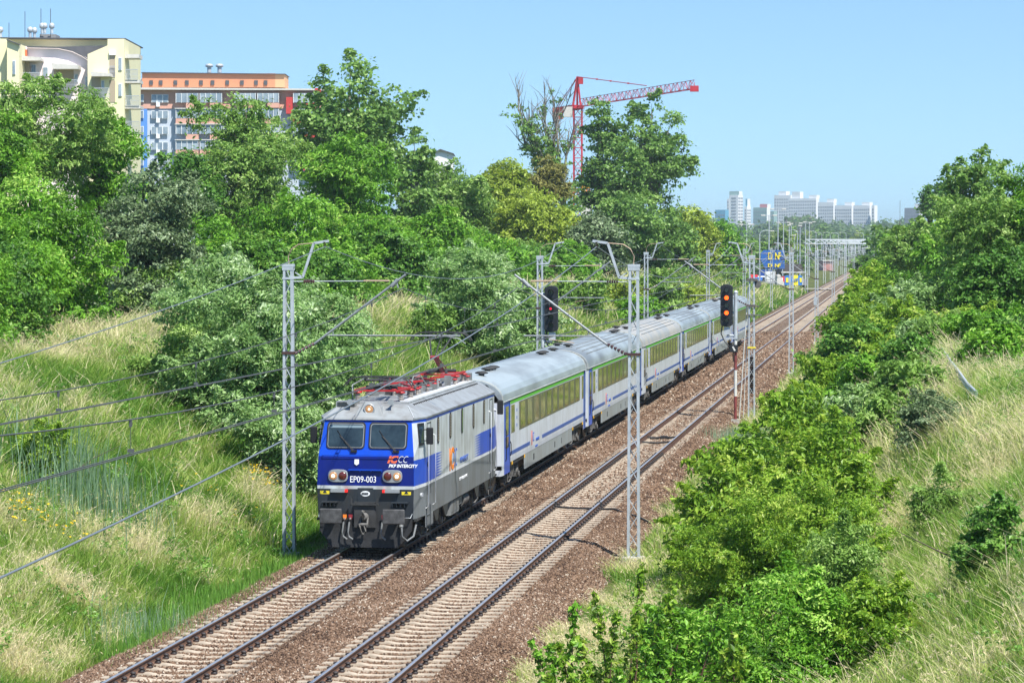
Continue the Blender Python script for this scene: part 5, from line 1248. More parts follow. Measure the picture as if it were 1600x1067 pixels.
def grass(name, regions, seed, side):
    rg = np.random.default_rng(seed); Xs, Ys, Ls, Ws, Ts = [], [], [], [], []
    for (x0, x1, y0, y1, dens, ln, wd) in regions:
        n = int((x1-x0)*(y1-y0)*dens); x = rg.uniform(x0, x1, n); y = rg.uniform(y0, y1, n)
        # clump: pull points towards tuft centres
        k = .55; cs = .35; cx = (np.floor(x/cs)+.5+(vnoise(x//cs*7.3, y//cs*3.1, 1.)-.5)*.8)*cs; cy = (np.floor(y/cs)+.5)*cs; m = rg.random(n) < .5
        x = np.where(m, x+(cx-x)*k, x); y = np.where(m, y+(cy-y)*k, y)
        ed = (-16.9-x) if side < 0 else (x+7.9); z = np.where(ed > .25, height(x, y)-.14, bz(x)-.03); v = visible(x, y, z) & (fnoise(x*1.0+40, y, 1.4) > .62-ed*.55); x, y, z = x[v], y[v], z[v]; n = len(x)
        dist = abs(x+(17.3 if side < 0 else 7.45)); 
        a = fnoise(x, y, 5.5); b = fnoise(x+50, y+20, 1.6); dry = (a-.5)*.9+(b-.5)*1.25+(.23 if side < 0 else .23)
        h1 = _N[(np.floor(x/.38).astype(int)*7) & 255, (np.floor(y/.38).astype(int)*13) & 255]; h2 = _N[(np.floor((x+.3*y)/1.1).astype(int)*5) & 255, (np.floor((y-.2*x)/1.3).astype(int)*11) & 255]
        hgt = .35+.75*fnoise(x+9, y, 2.6)+.55*h1*h1+.25*h2; dry = dry+(h1-.5)*.42+(h2-.5)*.5
        if side < 0:
            near = sst(1.4, 0, dist); dry = dry-.30*near; hgt = hgt*(1-.5*near)
            dry = dry+.30*sst(10, 13, dist)+.22*np.exp(-((dist-2.6)/1.0)**2)
        else:
            dry = dry+.12*sst(4.5, 0, dist)+.10*sst(5, 9, dist); hgt = hgt*(.55+.45*sst(.3, 2.5, dist))
        L = ln*hgt*rg.uniform(.6, 1.35, n); seedy = rg.random(n) < np.clip((dry-.30)*.35, .015, .22)
        t = np.clip(dry+rg.normal(0, .17, n), 0, 1); t = np.where(seedy, np.clip(rg.normal(.88, .1, n), 0, 1), np.minimum(t, .86)); L = np.where(seedy, L*1.35, L)
        Xs.append(x); Ys.append(y); Ls.append(L); Ws.append(wd*1.1*rg.uniform(.6, 1.5, n)); Ts.append(t)
    X, Y, L_, W_, T_ = map(np.concatenate, (Xs, Ys, Ls, Ws, Ts)); Z = np.maximum(height(X, Y)-.14, bz(X)-.03)
    L_ = L_*np.where((X > -17.2) & (X < -7.9), .5, 1)
    V, F, t = blades(X, Y, Z, L_, W_, T_, rg, lean=.95, wind=(-.22, -.05) if side > 0 else (.12, 0))
    # seed heads: small plumes on the tips of dry stems
    m = (T_ > .8) & (rg.random(len(X)) < .45); k = np.where(m)[0]; tip = V.reshape(-1, 6, 3)[k, 4]
    nn = len(k); N = rg.normal(0, 1, (nn, 3)); N /= np.linalg.norm(N, axis=1)[:, None]
    Vh, th = leaves(tip, N, .05, 3, .075, .22, .3, rg, np.full(nn, .93), tj=.06)
    b = len(V); V = np.concatenate([V, Vh.reshape(-1, 3)]); F = np.concatenate([F, b+np.arange(len(Vh)*4).reshape(-1, 4)]); t = np.concatenate([t, th])
    print(name, len(X)); o = npmesh(name, V, F, G_grass, tint=t); props(o, kind='stuff'); return o
grass('grass', [(-23, -16.5, 46, 75, 380, .50, .016), (-23, -16.5, 75, 100, 220, .55, .022), (-34, -23, 60, 100, 190, .6, .022), (-36, -16.7, 100, 150, 90, .75, .032), (-40, -17.1, 150, 260, 28, .8, .06), (-42, -17.2, 260, 520, 6, .9, .14)], 21, -1)
grass('grass', [(-8.3, 1, 28, 72, 360, .52, .014), (1, 8, 26, 72, 240, .6, .016), (-8.3, 8, 72, 105, 170, .62, .022), (-8.2, 14, 105, 160, 70, .7, .035), (-7.5, 4, 160, 300, 10, .8, .08)], 22, 1)
def patch(name, u, v0, Y, n, rx, ry, ln, wd, mt, seed, t=(.5, .2), lean=.3, wind=(0, 0), kind='stuff'):
    rg = np.random.default_rng(seed); x0 = px(u, Y); x = rg.normal(x0, rx, n); y = rg.normal(Y, ry, n); z = height(x, y)-.12
    V, F, tt = blades(x, y, z, ln*rg.uniform(.6, 1.25, n), wd*rg.uniform(.7, 1.3, n), np.clip(rg.normal(t[0], t[1], n), 0, 1), rg, lean, wind)
    return props(npmesh(name, V, F, mt, tint=tt), kind=kind)
def at_v(u, v, side):  # distance where the slope is met at (u,v)
    for Y in np.arange(40, 300, .5):
        p = ay(u, v, Y)
        if p[2] < height(p[0], Y): return Y
    return 300.
def P_(name, u, v, *a, **k): return patch(name, u, v, at_v(u, v, -1), *a, **k)
P_('reeds', 130, 800, 420, 1.0, 1.4, 1.75, .030, G_reed, 31, (.5, .25))
P_('reeds', 95, 740, 130, .8, 1.0, 1.5, .03, G_reed, 32, (.4, .25))
P_('reeds', 225, 1000, 260, .75, 1.0, .85, .016, G_reed, 33, (.7, .2))
P_('reeds', 1170, 690, 1500, .8, 1.3, .8, .016, G_reed, 34, (.75, .2))
P_('ferns', 355, 945, 2600, .55, 2.6, .45, .022, G_weed, 35, (.6, .2))
P_('ferns', 250, 1005, 2200, .4, 1.6, .45, .02, G_weed, 36, (.65, .2))
P_('ferns', 470, 885, 1600, .4, 1.8, .4, .022, G_weed, 37, (.6, .2))
# leafy weeds scattered over both slopes, countless
def weeds():
    rg = np.random.default_rng(77); C, N, Tn = [], [], []
    for (x0, x1, y0, y1, n) in ((-31, -17.6, 48, 130, 1100), (-6.8, 7, 34, 120, 1000)):
        for i in range(n):
            x, y = rg.uniform(x0, x1), rg.uniform(y0, y1)
            if fnoise(x+7, y+3, 3.5) < .44: continue
            h = rg.uniform(.35, .95); g = float(height(x, y))-.1; tl = rg.normal(.5, .25); k = int(14*h)
            if not visible(x, y, g): continue
            for j in range(k):
                C.append((x+rg.normal(0, .15), y+rg.normal(0, .15), g+h*rg.uniform(.2, 1))); N.append((rg.normal(0, .6), rg.normal(0, .6), .6)); Tn.append(tl)
    C, N = np.array(C), np.array(N); v, t = leaves(C, N, .14, 9, .09, .42, .3, rg, np.clip(np.array(Tn), 0, 1)); print('weeds', len(v))
    props(npmesh('weeds', v.reshape(-1, 3), np.arange(len(v)*4).reshape(-1, 4), G_weed, tint=t), kind='stuff')
weeds()
def flowers(u, v, n, r, seed):
    rg = np.random.default_rng(seed); Y = at_v(u, v, -1); x0 = px(u, Y); C = np.stack([rg.normal(x0, r, n), rg.normal(Y, r, n), np.zeros(n)], 1); C[:, 2] = height(C[:, 0], C[:, 1])+rg.uniform(.5, .95, n)
    N = np.tile([0, -.3, 1.], (n, 1)); vv, t = leaves(C, N, .05, 4, .055, .9, 0, rg, np.full(n, .5)); props(npmesh('yellow_flowers', vv.reshape(-1, 3), np.arange(len(vv)*4).reshape(-1, 4), leafmat('petal_yellow', [(0, (.6, .38, .01)), (1, (.8, .6, .03))], trans=.2), tint=t), kind='stuff')
flowers(45, 845, 55, .75, 41); flowers(408, 778, 35, .3, 42); flowers(330, 800, 12, 1.2, 43)
print('tree leaves', NLEAF[0])
# ================================================================== BUILDINGS, CRANE, FAR CITY
_fw = np.array([-math.sin(TH), math.cos(TH), 0.])            # horizontal viewing direction of the survey
def q3(u, v, D): return Vector(_C+ray(u, v)*D)
def wallpoly(mb, pts, D, depth, m=0):
    mb.prism([q3(u, v, D) for u, v in pts][::-1], tuple(_fw*depth), m); return mb
def rectp(u0, u1, v0, v1): return [(u0, v0), (u1, v0), (u1, v1), (u0, v1)]
def root_at(name, u, D, label, cat, group=None):
    p = q3(u, 381, D); return empty(name, (p.x, p.y, float(height(p.x, p.y))), label, cat, group)
def part(name, parent, pts, D, depth, mt, label=None):
    """one flat-faced block of the building parented keeping its place in the world"""
    mb = MB(); wallpoly(mb, pts, D, depth); l = parent.matrix_world.translation if False else parent_loc(parent)
    mb.v = [(a-l[0], b-l[1], c-l[2]) for a, b, c in mb.v]; return mb.build(name, mt, parent, label=label)
def parent_loc(o):
    l = Vector(o.location)
    while o.parent: o = o.parent; l = l+Vector(o.location)
    return l
M_yelw = streaky('plaster_yellow', (.80, .74, .47), (.66, .60, .40), .8, .4, zs=.1, ys=.5); M_pink = streaky('plaster_pink', (.80, .70, .72), (.70, .60, .60), .8, .4, zs=.1, ys=.5)
M_wwh = mat('frame_white', (.75, .76, .76), .5); M_roofd = mat('roof_dark', (.07, .075, .085), .7, var=.2, vs=1)
M_win = mat('window_glass', (.13, .18, .23), .08, spec=.8, col2=(.36, .42, .46), vs=.3); M_conl = mat('balcony_concrete', (.58, .56, .52), .8, var=.1)
M_rec = mat('recess_shade_tone', (.40, .33, .24), .8); M_rail = mat('railing_grey', (.5, .52, .54), .5, .4)  # balcony recess shade put into a darker colour on flat panels
def window(par, u0, u1, v0, v1, D, n=1):
    fr = part('window', par, rectp(u0, u1, v0, v1), D-.12, .12, M_wwh); w_ = (u1-u0)/n; e = min(.14*w_, .8)
    for k in range(n): part('pane', fr, rectp(u0+k*w_+e, u0+(k+1)*w_-e, v0+e, v1-e), D-.16, .03, M_win)
def railing(par, u0, u1, v0, v1, D):
    mb = MB(); a, b = q3(u0, v1, D), q3(u1, v1, D); c, d = q3(u0, v0, D), q3(u1, v0, D); n = max(5, int((u1-u0)/1.6))
    mb.bar(c, d, .07); mb.bar(a, b, .05); mb.bar(a.lerp(c, .5), b.lerp(d, .5), .03)
    for k in range(n+1): mb.bar(a.lerp(b, k/n), c.lerp(d, k/n), .035)
    l = parent_loc(par); mb.v = [(x-l[0], y-l[1], z-l[2]) for x, y, z in mb.v]; mb.build('railing', M_rail, par)
def mushroom(par, u, v, D, r=.35, h=1.2):
    p = q3(u, v, D+3); l = parent_loc(par); mb = MB(); p = p-l
    mb.cyl(p, p+Vector((0, 0, h*.6)), r*.55, n=10); mb.lathe((p.x, p.y, p.z+h*.6), [(r*.6, 0), (r, .1), (r, .45), (r*.6, .6), (.05, .65)], n=12); mb.build('roof_vent', M_galv, par)
# --- yellow and pink apartment house
A = root_at('apartment_building', 90, 300, 'yellow and pink apartment house with balconies and curved roofs at the upper left', 'building')
part('wall', A, [(6, 61), (194, 61), (194, 420), (-60, 420), (-60, 61)], 314, 14, M_yelw)
part('roof', A, [(0, 58.6), (196, 60), (196, 61.6), (0, 60.4)], 312.6, 15, M_roofd)
part('wall', A, [(137, 85), (168, 71.5), (168, 61.5), (194, 61.2), (194, 420), (137, 420)], 300, 13, M_yelw)
part('roof', A, [(90, 73.5), (169, 71.5), (138, 85), (141, 95), (120, 88)], 305, 8, M_roofd)
part('wall', A, [(30, 72), (42, 73), (90, 74), (112, 79), (128, 87), (141, 96), (141, 420), (30, 420)], 302, 11, M_pink)
mb = MB(); tp = [(42, 72.6), (90, 73.6), (112, 78.4), (128, 86.2), (142, 95.4)]; l = parent_loc(A)
for a, b in zip(tp[:-1], tp[1:]): wallpoly(mb, [a, b, (b[0], b[1]+1.7), (a[0], a[1]+1.7)], 301.4, .5)
mb.v = [(x-l[0], y-l[1], z-l[2]) for x, y, z in mb.v]; mb.build('roof_edge', M_roofd, A)
part('wall', A, [(11, 62), (30, 69.5), (30, 420), (11, 420)], 298, 14, M_yelw)
part('wall', A, [(-70, 61), (10.9, 61), (10.9, 420), (-70, 420)], 299.5, 12, M_yelw)
part('roof_edge', A, [(10, 61), (30.5, 69), (30.5, 71), (10, 63)], 297.6, .6, M_roofd)
part('stair_panel', A, rectp(31, 42, 78, 112), 301.5, .4, mat('plaster_red', (.50, .13, .05), .7))
for a in ((19.5, 24, 95, 117, 298), (185, 190.5, 90, 110.5, 300), (185, 190.5, 131, 151, 300), (48, 56, 101, 116, 302), (67, 75, 105, 120, 302), (116, 122, 116, 129, 302), (133, 139, 120, 137, 302), (48, 56, 141, 156, 302), (19.5, 24, 137, 160, 298), (158, 163, 126, 138, 300), (66, 74, 146, 160, 302)): window(A, *a)
for (u0, u1, v0, v1, D) in ((171, 180, 85, 121, 300), (84, 115, 109, 142, 302), (143, 157, 118, 148, 300), (31, 46, 96, 118, 301.4), (171, 180, 126, 160, 300)): part('balcony_recess', A, rectp(u0, u1, v0, v1), D-.05, .1, M_rec)
part('lintel', A, rectp(170.5, 180.5, 79, 86.5), 299.7, .3, M_wwh)
for (u0, u1, v0, v1, D, dp) in ((27, 63, 87, 95, 299.6, 2.4), (80, 122, 99, 108, 299.8, 2.4), (141, 172, 112, 119.5, 298, 2), (194.5, 217, 85, 91, 300.5, 3), (194.5, 218, 125, 130, 300.5, 3), (194.5, 219, 165.5, 170, 300.5, 3), (194.5, 219, 206, 210, 300.5, 3)):
    mb = MB(); wallpoly(mb, [(u0, v0), (u1-.3, v0+3), (u1, v0+6), (u1, v1), (u0+2, v1)] if v1-v0 > 6 else rectp(u0, u1, v0, v1), D, dp, 0); l = parent_loc(A); mb.v = [(x-l[0], y-l[1], z-l[2]) for x, y, z in mb.v]; mb.build('canopy' if v1-v0 > 5.5 else 'balcony_slab', M_conl, A)
for a in ((30, 62, 114, 128, 299.8), (88, 120, 125, 140, 299.8), (143, 171, 138, 152, 298), (196, 215, 109, 124, 300.4), (196, 217.5, 150, 165, 300.4), (196, 217.5, 190, 205, 300.4), (171, 180, 104, 120, 299.8)): railing(A, *a)
for u, v in ((47, 59), (54, 60), (66, 53), (70, 53), (81, 53), (1, 59)): mushroom(A, u, v, 312, .32, 1.0)
part('chimney', A, rectp(62, 87, 54, 60), 316, 3, mat('chimney_grey', (.22, .22, .23), .8))
for u, v0 in ((14, 36), (39, 18), (64, 14), (79, 14)):
    mb = MB(); l = parent_loc(A); mb.tube([q3(u, 60, 316)-l, q3(u, v0, 316)-l], .035, 5); mb.build('antenna', M_chas, A)
# --- orange, blue and grey apartment block
B = root_at('apartment_building', 330, 480, 'long apartment block with orange top storey and a blue and grey facade, between the trees', 'building')
M_or = streaky('plaster_orange', (.60, .25, .13), (.50, .21, .12), .8, .35, zs=.1, ys=.4); M_salm = streaky('plaster_salmon', (.62, .34, .26), (.54, .31, .24), .8, .3, zs=.1, ys=.4)
M_gw = mat('plaster_grey_white', (.46, .52, .60), .8, var=.08); M_blw = mat('plaster_blue', (.09, .25, .60), .8); M_peach = mat('plaster_peach', (.68, .38, .2), .8)
part('wall', B, rectp(216, 506, 141, 420), 480, 12, M_gw)
part('wall_band', B, rectp(216, 506, 141.2, 170), 479.8, .2, M_salm); part('wall_band', B, rectp(218, 230, 170.5, 420), 479.8, .2, M_blw)
part('roof', B, [(196, 137), (508, 139), (508, 141.5), (196, 140.2)], 478.4, 15, M_conl)
part('penthouse', B, rectp(222, 430, 115, 137), 484, 8, M_or); part('penthouse', B, rectp(430, 445, 115.5, 137), 484, 8, M_peach)
part('roof_edge', B, [(221, 113), (446, 115.6), (446, 116.6), (221, 114.6)], 483.5, 9, M_roofd)
for u in (236, 251, 274, 292, 314, 332, 355, 378, 400, 415): part('small_window', B, rectp(u-2.8, u+2.8, 126, 133), 483.8, .2, M_roofd)
for v in (148, 173, 197.5, 222, 247):
    window(B, 236.5, 263, v, v+12.5, 479.6, 3); part('air_unit', B, rectp(244, 249.5, v+12, v+19), 479, .6, M_wwh)
    window(B, 219.5, 224.5, v, v+12, 479.6, 1)
for k, v in enumerate((146, 170.5, 195, 219.5, 244)):
    for (u0, u1) in ((274.5, 310), (312, 347), (366, 400), (402, 436), (458, 494)):
        part('glazed_balcony', B, rectp(u0, u1, v, v+14.5), 478.6, 1.2, M_win)
        part('parapet', B, rectp(u0 if k % 2 else u0+16, u1, v+15, v+22.8), 478.5, 1.3, M_salm if u0 < 450 else mat('plaster_crimson', (.5, .04, .035), .7))
        for j in range(5): part('balcony_post', B, rectp(u0+j*(u1-u0-1)/4, u0+j*(u1-u0-1)/4+.8, v, v+15), 478.45, .1, M_wwh)
    part('floor_slab', B, rectp(273, 348, v+23, v+24.4), 478.3, 1.6, M_conl)
for u, v in ((327, 114), (343, 114), (221.5, 137), (417, 139)): mushroom(B, u, v, 484, .7, 1.6)
part('wall_band', B, rectp(447, 457, 152, 178), 478.3, 1.5, MATS['plaster_crimson']); part('wall_band', B, rectp(492, 501, 138, 160), 478.3, 1.5, MATS['plaster_crimson'])
H_ = root_at('house', 690, 420, 'white house gable just showing above the trees in the middle of the photo', 'house'); part('wall', H_, [(678, 242), (678, 238), (688, 234), (698, 238), (708, 242), (708, 330), (678, 330)], 420, 9, M_wwh); part('roof', H_, [(676, 239), (688, 233), (709, 240), (709, 241.5), (688, 235), (676, 240.5)], 419.5, 10, M_roofd)
# --- tower crane
M_cr = mat('crane_red', (.50, .035, .05), .5, var=.2, vs=.5)
K = root_at('tower_crane', 903, 480, 'red tower crane with its jib reaching right above the poplars', 'crane'); kl = parent_loc(K)
def truss(mb, a, b, w_, h_, n, r=.09, tri=False):
    a, b = Vector(a), Vector(b); d = (b-a).normalized(); up = Vector((0, 0, 1)) if abs(d.z) < .8 else Vector((0, 1, 0)); x = d.cross(up).normalized()*w_/2; y = x.cross(d).normalized()*h_
    cs = [x*-1, x, y] if tri else [-x-y*.5, x-y*.5, x+y*.5, -x+y*.5]; k = len(cs)
    for c in cs: mb.bar(a+c, b+c, r*1.6)
    for i in range(n):
        p, q = a.lerp(b, i/n), a.lerp(b, (i+1)/n)
        for j in range(k): e, f = cs[j], cs[(j+1) % k]; mb.bar(p+(e if i % 2 else f), q+(f if i % 2 else e), r); mb.bar(p+e, p+f, r)
P0_ = q3(903, 167.5, 480)-kl; base = Vector((P0_.x, P0_.y, 0)); T0 = q3(1085, 139, 423)-kl; dj = (T0-P0_)
mb = MB(); truss(mb, base, P0_, 1.4, 1.4, 17, .10); mb.build('mast', M_cr, K)
mb = MB(); truss(mb, P0_+dj*.02, T0, 1.0, 1.35, 30, .05, True); mb.build('jib', M_cr, K)
mb = MB(); truss(mb, P0_-dj*.01, P0_-dj*.22, 1.3, .7, 6, .1); mb.build('counter_jib', M_cr, K)
mb = MB(); ap = P0_+Vector((-.1, 0, 5.3)); mb.bar(P0_+Vector((.5, 0, 0)), ap, .3); mb.bar(P0_+Vector((-.9, 0, 0)), ap, .35); mb.bar(P0_+Vector((-.2, .6, 0)), ap, .3); mb.cbox(tuple(P0_), (1.9, 1.9, .6)); mb.box(ap.x+.2, ap.x+1, ap.y-.4, ap.y+.4, ap.z-1.3, ap.z-.1); mb.build('tower_head', M_cr, K)
mb = MB(); mb.tube([ap, P0_+dj*.62+Vector((0, 0, 1.7))], .07, 5); mb.tube([ap, P0_-dj*.2+Vector((0, 0, .5))], .07, 5); mb.tube([ap+Vector((0, .3, 0)), P0_-dj*.17+Vector((0, 0, .5))], .06, 5)
for f in (.3, .5, .75): mb.cbox(tuple(ap.lerp(P0_+dj*.62+Vector((0, 0, 1.7)), f)), (.35, .35, .25))
mb.build('pendant_cable', M_cr, K)
mb = MB(); mb.cbox(tuple(P0_-dj*.20-Vector((0, 0, .6))), (1.8, 1.4, 2.0)); mb.build('ballast_block', mat('ballast_orange', (.55, .13, .08), .7), K)
mb = MB(); c = P0_+Vector((-1.6, -.6, -.9)); mb.cbox(tuple(c), (1.5, 1.3, 1.8)); mb.build('cab', M_conl, K)
mb = MB(); mb.tube([T0, T0+Vector((0, 0, 1.0))], .05, 5); mb.cbox(tuple(T0), (1.3, .9, .9)); mb.build('jib_end', M_cr, K)
O = root_at('building_shell', 916, 470, 'unfinished building core wrapped in orange formwork at the foot of the crane', 'building'); part('wall', O, rectp(908, 925, 300, 420), 470, 6, M_conl)
for i in range(5): part('formwork', O, rectp(910+i*2.6, 912+i*2.6, 284+(i % 2)*3, 301), 469, 1, mat('formwork_orange', (.8, .28, .02), .6))
part('formwork', O, rectp(909, 924, 291, 294), 468.8, 1, MATS['formwork_orange'])
# --- distant city towers
DT = 2500.
M_tw = mat('tower_grey', (.72, .74, .76), .8, var=.06, vs=.05); M_tws = mat('tower_side_white', (.75, .75, .75), .8, var=.05, vs=.05); M_twin = mat('tower_window', (.26, .29, .33), .4); M_teal = mat('tower_green', (.25, .38, .36), .8); M_rosa = mat('tower_rose', (.55, .22, .24), .8); M_glb = mat('tower_blue_glass', (.12, .35, .5), .3); M_brk = mat('tower_brick', (.34, .22, .20), .8)
def city(label, u0, u1, u2, vt, mf, ms, D=DT, crown=None, cm=None, cols=8, sidewin=False, vb=381, phi=34., pitch=2.9):
    p1 = q3(u1, 381, D); r_ = empty('tower_block', (p1.x, p1.y, -.5), label, 'tower block', 'distant tower blocks on the horizon')
    s, c = math.sin(R(phi)), math.cos(R(phi)); rt = Vector((math.cos(TH), math.sin(TH), 0)); fw = Vector(_fw)
    da = -rt*c+fw*s; dc = rt*s+fw*c; wa = (u1-u0)*D/FPX/c; wc = max(6., (u2-u1)*D/FPX/s)
    def zz(v): return 8.5-(v-381)*D/FPX+.5
    h = zz(vt); P = [Vector((0, 0, 0)), da*wa, da*wa+dc*wc, dc*wc]
    mb = MB(); vs = P+[p+Vector((0, 0, h)) for p in P]; mb.add(vs, [(0, 4, 5, 1), (1, 5, 6, 2), (2, 6, 7, 3)], 0); mb.add(vs, [(3, 7, 4, 0)], 1); mb.add(vs, [(4, 7, 6, 5)], 0); mb.build('wall', [mf, ms], r_)
    for cr in crown or []:
        a0, a1, a2, v0 = cr; 
        f0, f1 = (u1-a1)/(u1-u0), (u1-a0)/(u1-u0); b = da*wa*max(0, f0)+dc*2; wb = da*wa*(f1-max(0, f0)); wd = dc*max(6., (a2-a1)*D/FPX/s)
        vs = [b, b+wb, b+wb+wd, b+wd]; vs = [Vector((v.x, v.y, h)) for v in vs]+[Vector((v.x, v.y, zz(v0))) for v in vs]
        mb = MB(); mb.add(vs, [(0, 4, 5, 1), (1, 5, 6, 2), (2, 6, 7, 3)], 0); mb.add(vs, [(3, 7, 4, 0)], 1); mb.add(vs, [(4, 7, 6, 5)], 0); mb.build('roof_box', [cm or mf, ms], r_)
    rows = int((h-4)/pitch); n = 0; stuff = MB(); proto = {}
    faces = [(da, wa, cols)]+([(dc, wc, max(2, int(wc/5)))] if sidewin else [])
    for fi, (dv, wl, nc) in enumerate(faces):
        nrm = Vector((dv.y, -dv.x, 0)); nrm = nrm if nrm.dot(fw) < 0 else -nrm; 
        if fi == 1: nrm = Vector((dv.y, -dv.x, 0)); nrm = nrm if nrm.dot(da) < 0 else -nrm
        ww = wl/nc*.52; ww = ww if fi == 0 else wl/nc*.8
        for rI in range(rows-1, -1, -1):
            for k in range(nc):
                o_ = dv*(wl*(k+.5)/nc-ww/2)+nrm*.15; z = 3.5+rI*pitch; q = [o_+Vector((0, 0, z)), o_+dv*ww+Vector((0, 0, z)), o_+dv*ww+Vector((0, 0, z+1.35)), o_+Vector((0, 0, z+1.35))]
                if n < 100:
                    if fi not in proto:
                        m_ = MB(); z0 = q[0]; m_.prism([p-z0 for p in q], tuple(-nrm*.3)); w_ = m_.build('window', M_twin, r_); proto[fi] = w_
                    else: w_ = proto[fi].copy(); COL.objects.link(w_)
                    w_.parent = r_; w_.location = q[0]; n += 1
                else: stuff.prism(q, tuple(-nrm*.3))
    if stuff.v: o = stuff.build('window', M_twin, r_); o['kind'] = 'stuff'
city('tall tower at the left end of the skyline, blue box on its roof', 1140, 1153, 1162, 305, M_tw, M_tws, crown=[(1138.5, 1154, 1158, 299)], cm=M_teal, cols=1, sidewin=True)
city('low wing on the left side of the leftmost tall tower', 1136, 1139, 1140, 311, M_tw, M_tws, D=2540, cols=1)
city('slim white tower block right behind the leftmost tall tower', 1163, 1167, 1174, 323, M_tw, M_tws, D=2700, crown=[(1163.5, 1166, 1169, 311)], cm=M_glb, cols=1, sidewin=True)
city('greenish tower block with a pink box on its roof', 1178, 1198, 1200.5, 324.5, M_teal, M_tws, D=2300, crown=[(1186, 1197, 1202, 319)], cm=M_rosa, cols=6)
city('low dark green block beside the pink topped one', 1201, 1209, 1211, 330, M_teal, M_teal, D=2350, cols=3)
city('pale blue glass block at the far left of the skyline', 1118, 1133, 1136, 328, M_glb, M_glb, D=2300, cols=5)
city('tallest slab of the city group, at its left end', 1211, 1235, 1238, 305, M_tw, M_tws, D=2560, crown=[(1216, 1227, 1234, 299)], cols=7)
city('widest slab of the city group, with two roof boxes', 1235, 1275, 1279.5, 310, M_tw, M_tws, crown=[(1263, 1274, 1280, 305), (1238, 1250, 1256, 299.5)], cols=12)
city('slab in the middle of the city group, right of the widest one', 1279.5, 1302, 1306, 316, M_tw, M_tws, D=2450, crown=[(1291, 1301, 1307, 311)], cols=7)
city('third slab from the right end of the city group', 1306, 1330.5, 1334, 321, M_tw, M_tws, D=2420, crown=[(1319, 1329, 1335, 316)], cols=8)
city('second slab from the right end of the city group', 1335, 1358.5, 1362, 321, M_tw, M_tws, D=2400, crown=[(1346, 1357, 1363, 316)], cols=8)
city('narrow white slab closing the city group on the right', 1362, 1366, 1371, 321, M_tw, M_tws, D=2390, cols=1)
city('long low brick coloured building below the tallest slab', 1228, 1264, 1266, 340, M_brk, M_brk, D=2200, cols=14)
city('lone grey block above the right hand trees', 1415, 1436, 1442, 325, mat('tower_dark', (.22, .25, .3), .8), M_tw, D=2000, crown=[(1428, 1440, 1443, 319)], cm=M_tws, cols=6)
# --- masts with lamps, pylon
def lamp_post(u, vt, Y, label, kind):
    x = px(u, Y); D = Y*math.cos(TH)-x*math.sin(TH); h = 8.5-(vt-381)*D/FPX+.5; r_ = empty('street_lamp', (x, Y, -.5), label, 'street lamp', 'lamp posts beyond the parking place')
    mb = MB(); r0 = .16; mb.cyl((0, 0, 0), (0, 0, h), r0, .09, 8)
    if kind == 1: mb.tube([(0, 0, h), (.3, 0, h+.5), (1.0, 0, h+.75), (2.2, 0, h+.6)], .07, 6)
    elif kind == 2: mb.bar((-1.1, 0, h), (1.1, 0, h), .12)
    elif kind == 3: mb.tube([(0, 0, h), (-.3, 0, h+.5), (-1.0, 0, h+.75), (-2.2, 0, h+.6)], .07, 6)
    mb.build('pole', M_galv, r_)
    for xx in {0: (0,), 1: (2.4,), 2: (-1.2, 1.2), 3: (-2.4,)}[kind]:
        mb = MB(); mb.box(xx-.45, xx+.45, -.2, .2, h+(.52 if kind in (1, 3) else -.12), h+(.7 if kind in (1, 3) else .14)); mb.build('lamp_head', M_conl, r_, bevel=.05)
LPS = [(1201.5, 337, 560, 2, 'tall lamp post directly left above the blue hoarding'), (1215.5, 327, 560, 2, 'highest lamp post, rising above the skyline over the blue hoarding'), (1187, 366, 540, 1, 'lamp post with a single curved arm left of the blue hoarding'), (1166.5, 351, 600, 2, 'lamp post standing alone left of the hoarding, with double head')]
for u, v, Y, k, lb in LPS: lamp_post(u, v, Y, lb, k)
for i, (u, v) in enumerate(((1224, 348), (1236, 350), (1246, 364), (1250, 353), (1258.5, 349), (1264.5, 347), (1233, 352), (1284, 366), (1297, 366), (1310, 367), (1322, 366), (1349, 367), (1371, 368), (1241, 368), (1275, 364))):
    lamp_post(u, v, 640+40*(i % 3) if u < 1270 else 1100, 'lamp post in the dense group of poles between hoarding and portals' if u < 1270 else 'street lamp with curved arm behind the row of portals', (2, 0, 3, 0, 2)[i % 5] if u < 1270 else 3)
p = empty('power_pole', (px(1406, 900), 900, -.5), 'slim dark pole rising beside the right end of the portals', 'pole'); mb = MB(); mb.cyl((0, 0, 0), (0, 0, 16), .25, .2, 8); mb.build('pole', M_chasl, p); mb = MB(); mb.cyl((0, 0, 16), (0, 0, 23), .06, n=6); mb.build('lightning_rod', M_chasl, p)
# --- parking place, hoarding, banners, sheds, cars
def strip(name, u0, u1, Y0, Y1, z, mt):
    V = np.array([(px(u0, Y0), Y0, z), (px(u1, Y0), Y0, z), (px(u1, Y1), Y1, z), (px(u0, Y1), Y1, z)]); props(npmesh(name, V, np.array([[0, 1, 2, 3]]), mt), kind='structure')
M_asph = mat('asphalt', (.12, .12, .118), .9, var=.2, vs=.3)
strip('parking_lot', 1120, 1262, 545, 640, .30, M_asph)
strip('path', 1225, 1300, 512, 520, .10, mat('gravel_path', (.38, .36, .33), .9, var=.15))
hb = root_at('hoarding', 1207, 530, 'blue hoarding with tall yellow letters, its left end cut to a point', 'hoarding'); D = 530
part('panel', hb, [(1189, 395), (1194, 391), (1226, 391), (1226, 420), (1196, 420), (1189, 407)], D, .4, mat('hoarding_blue', (.015, .10, .36), .5), None)
M_yl = mat('letter_yellow', (.85, .68, .02), .5); hl = parent_loc(hb)
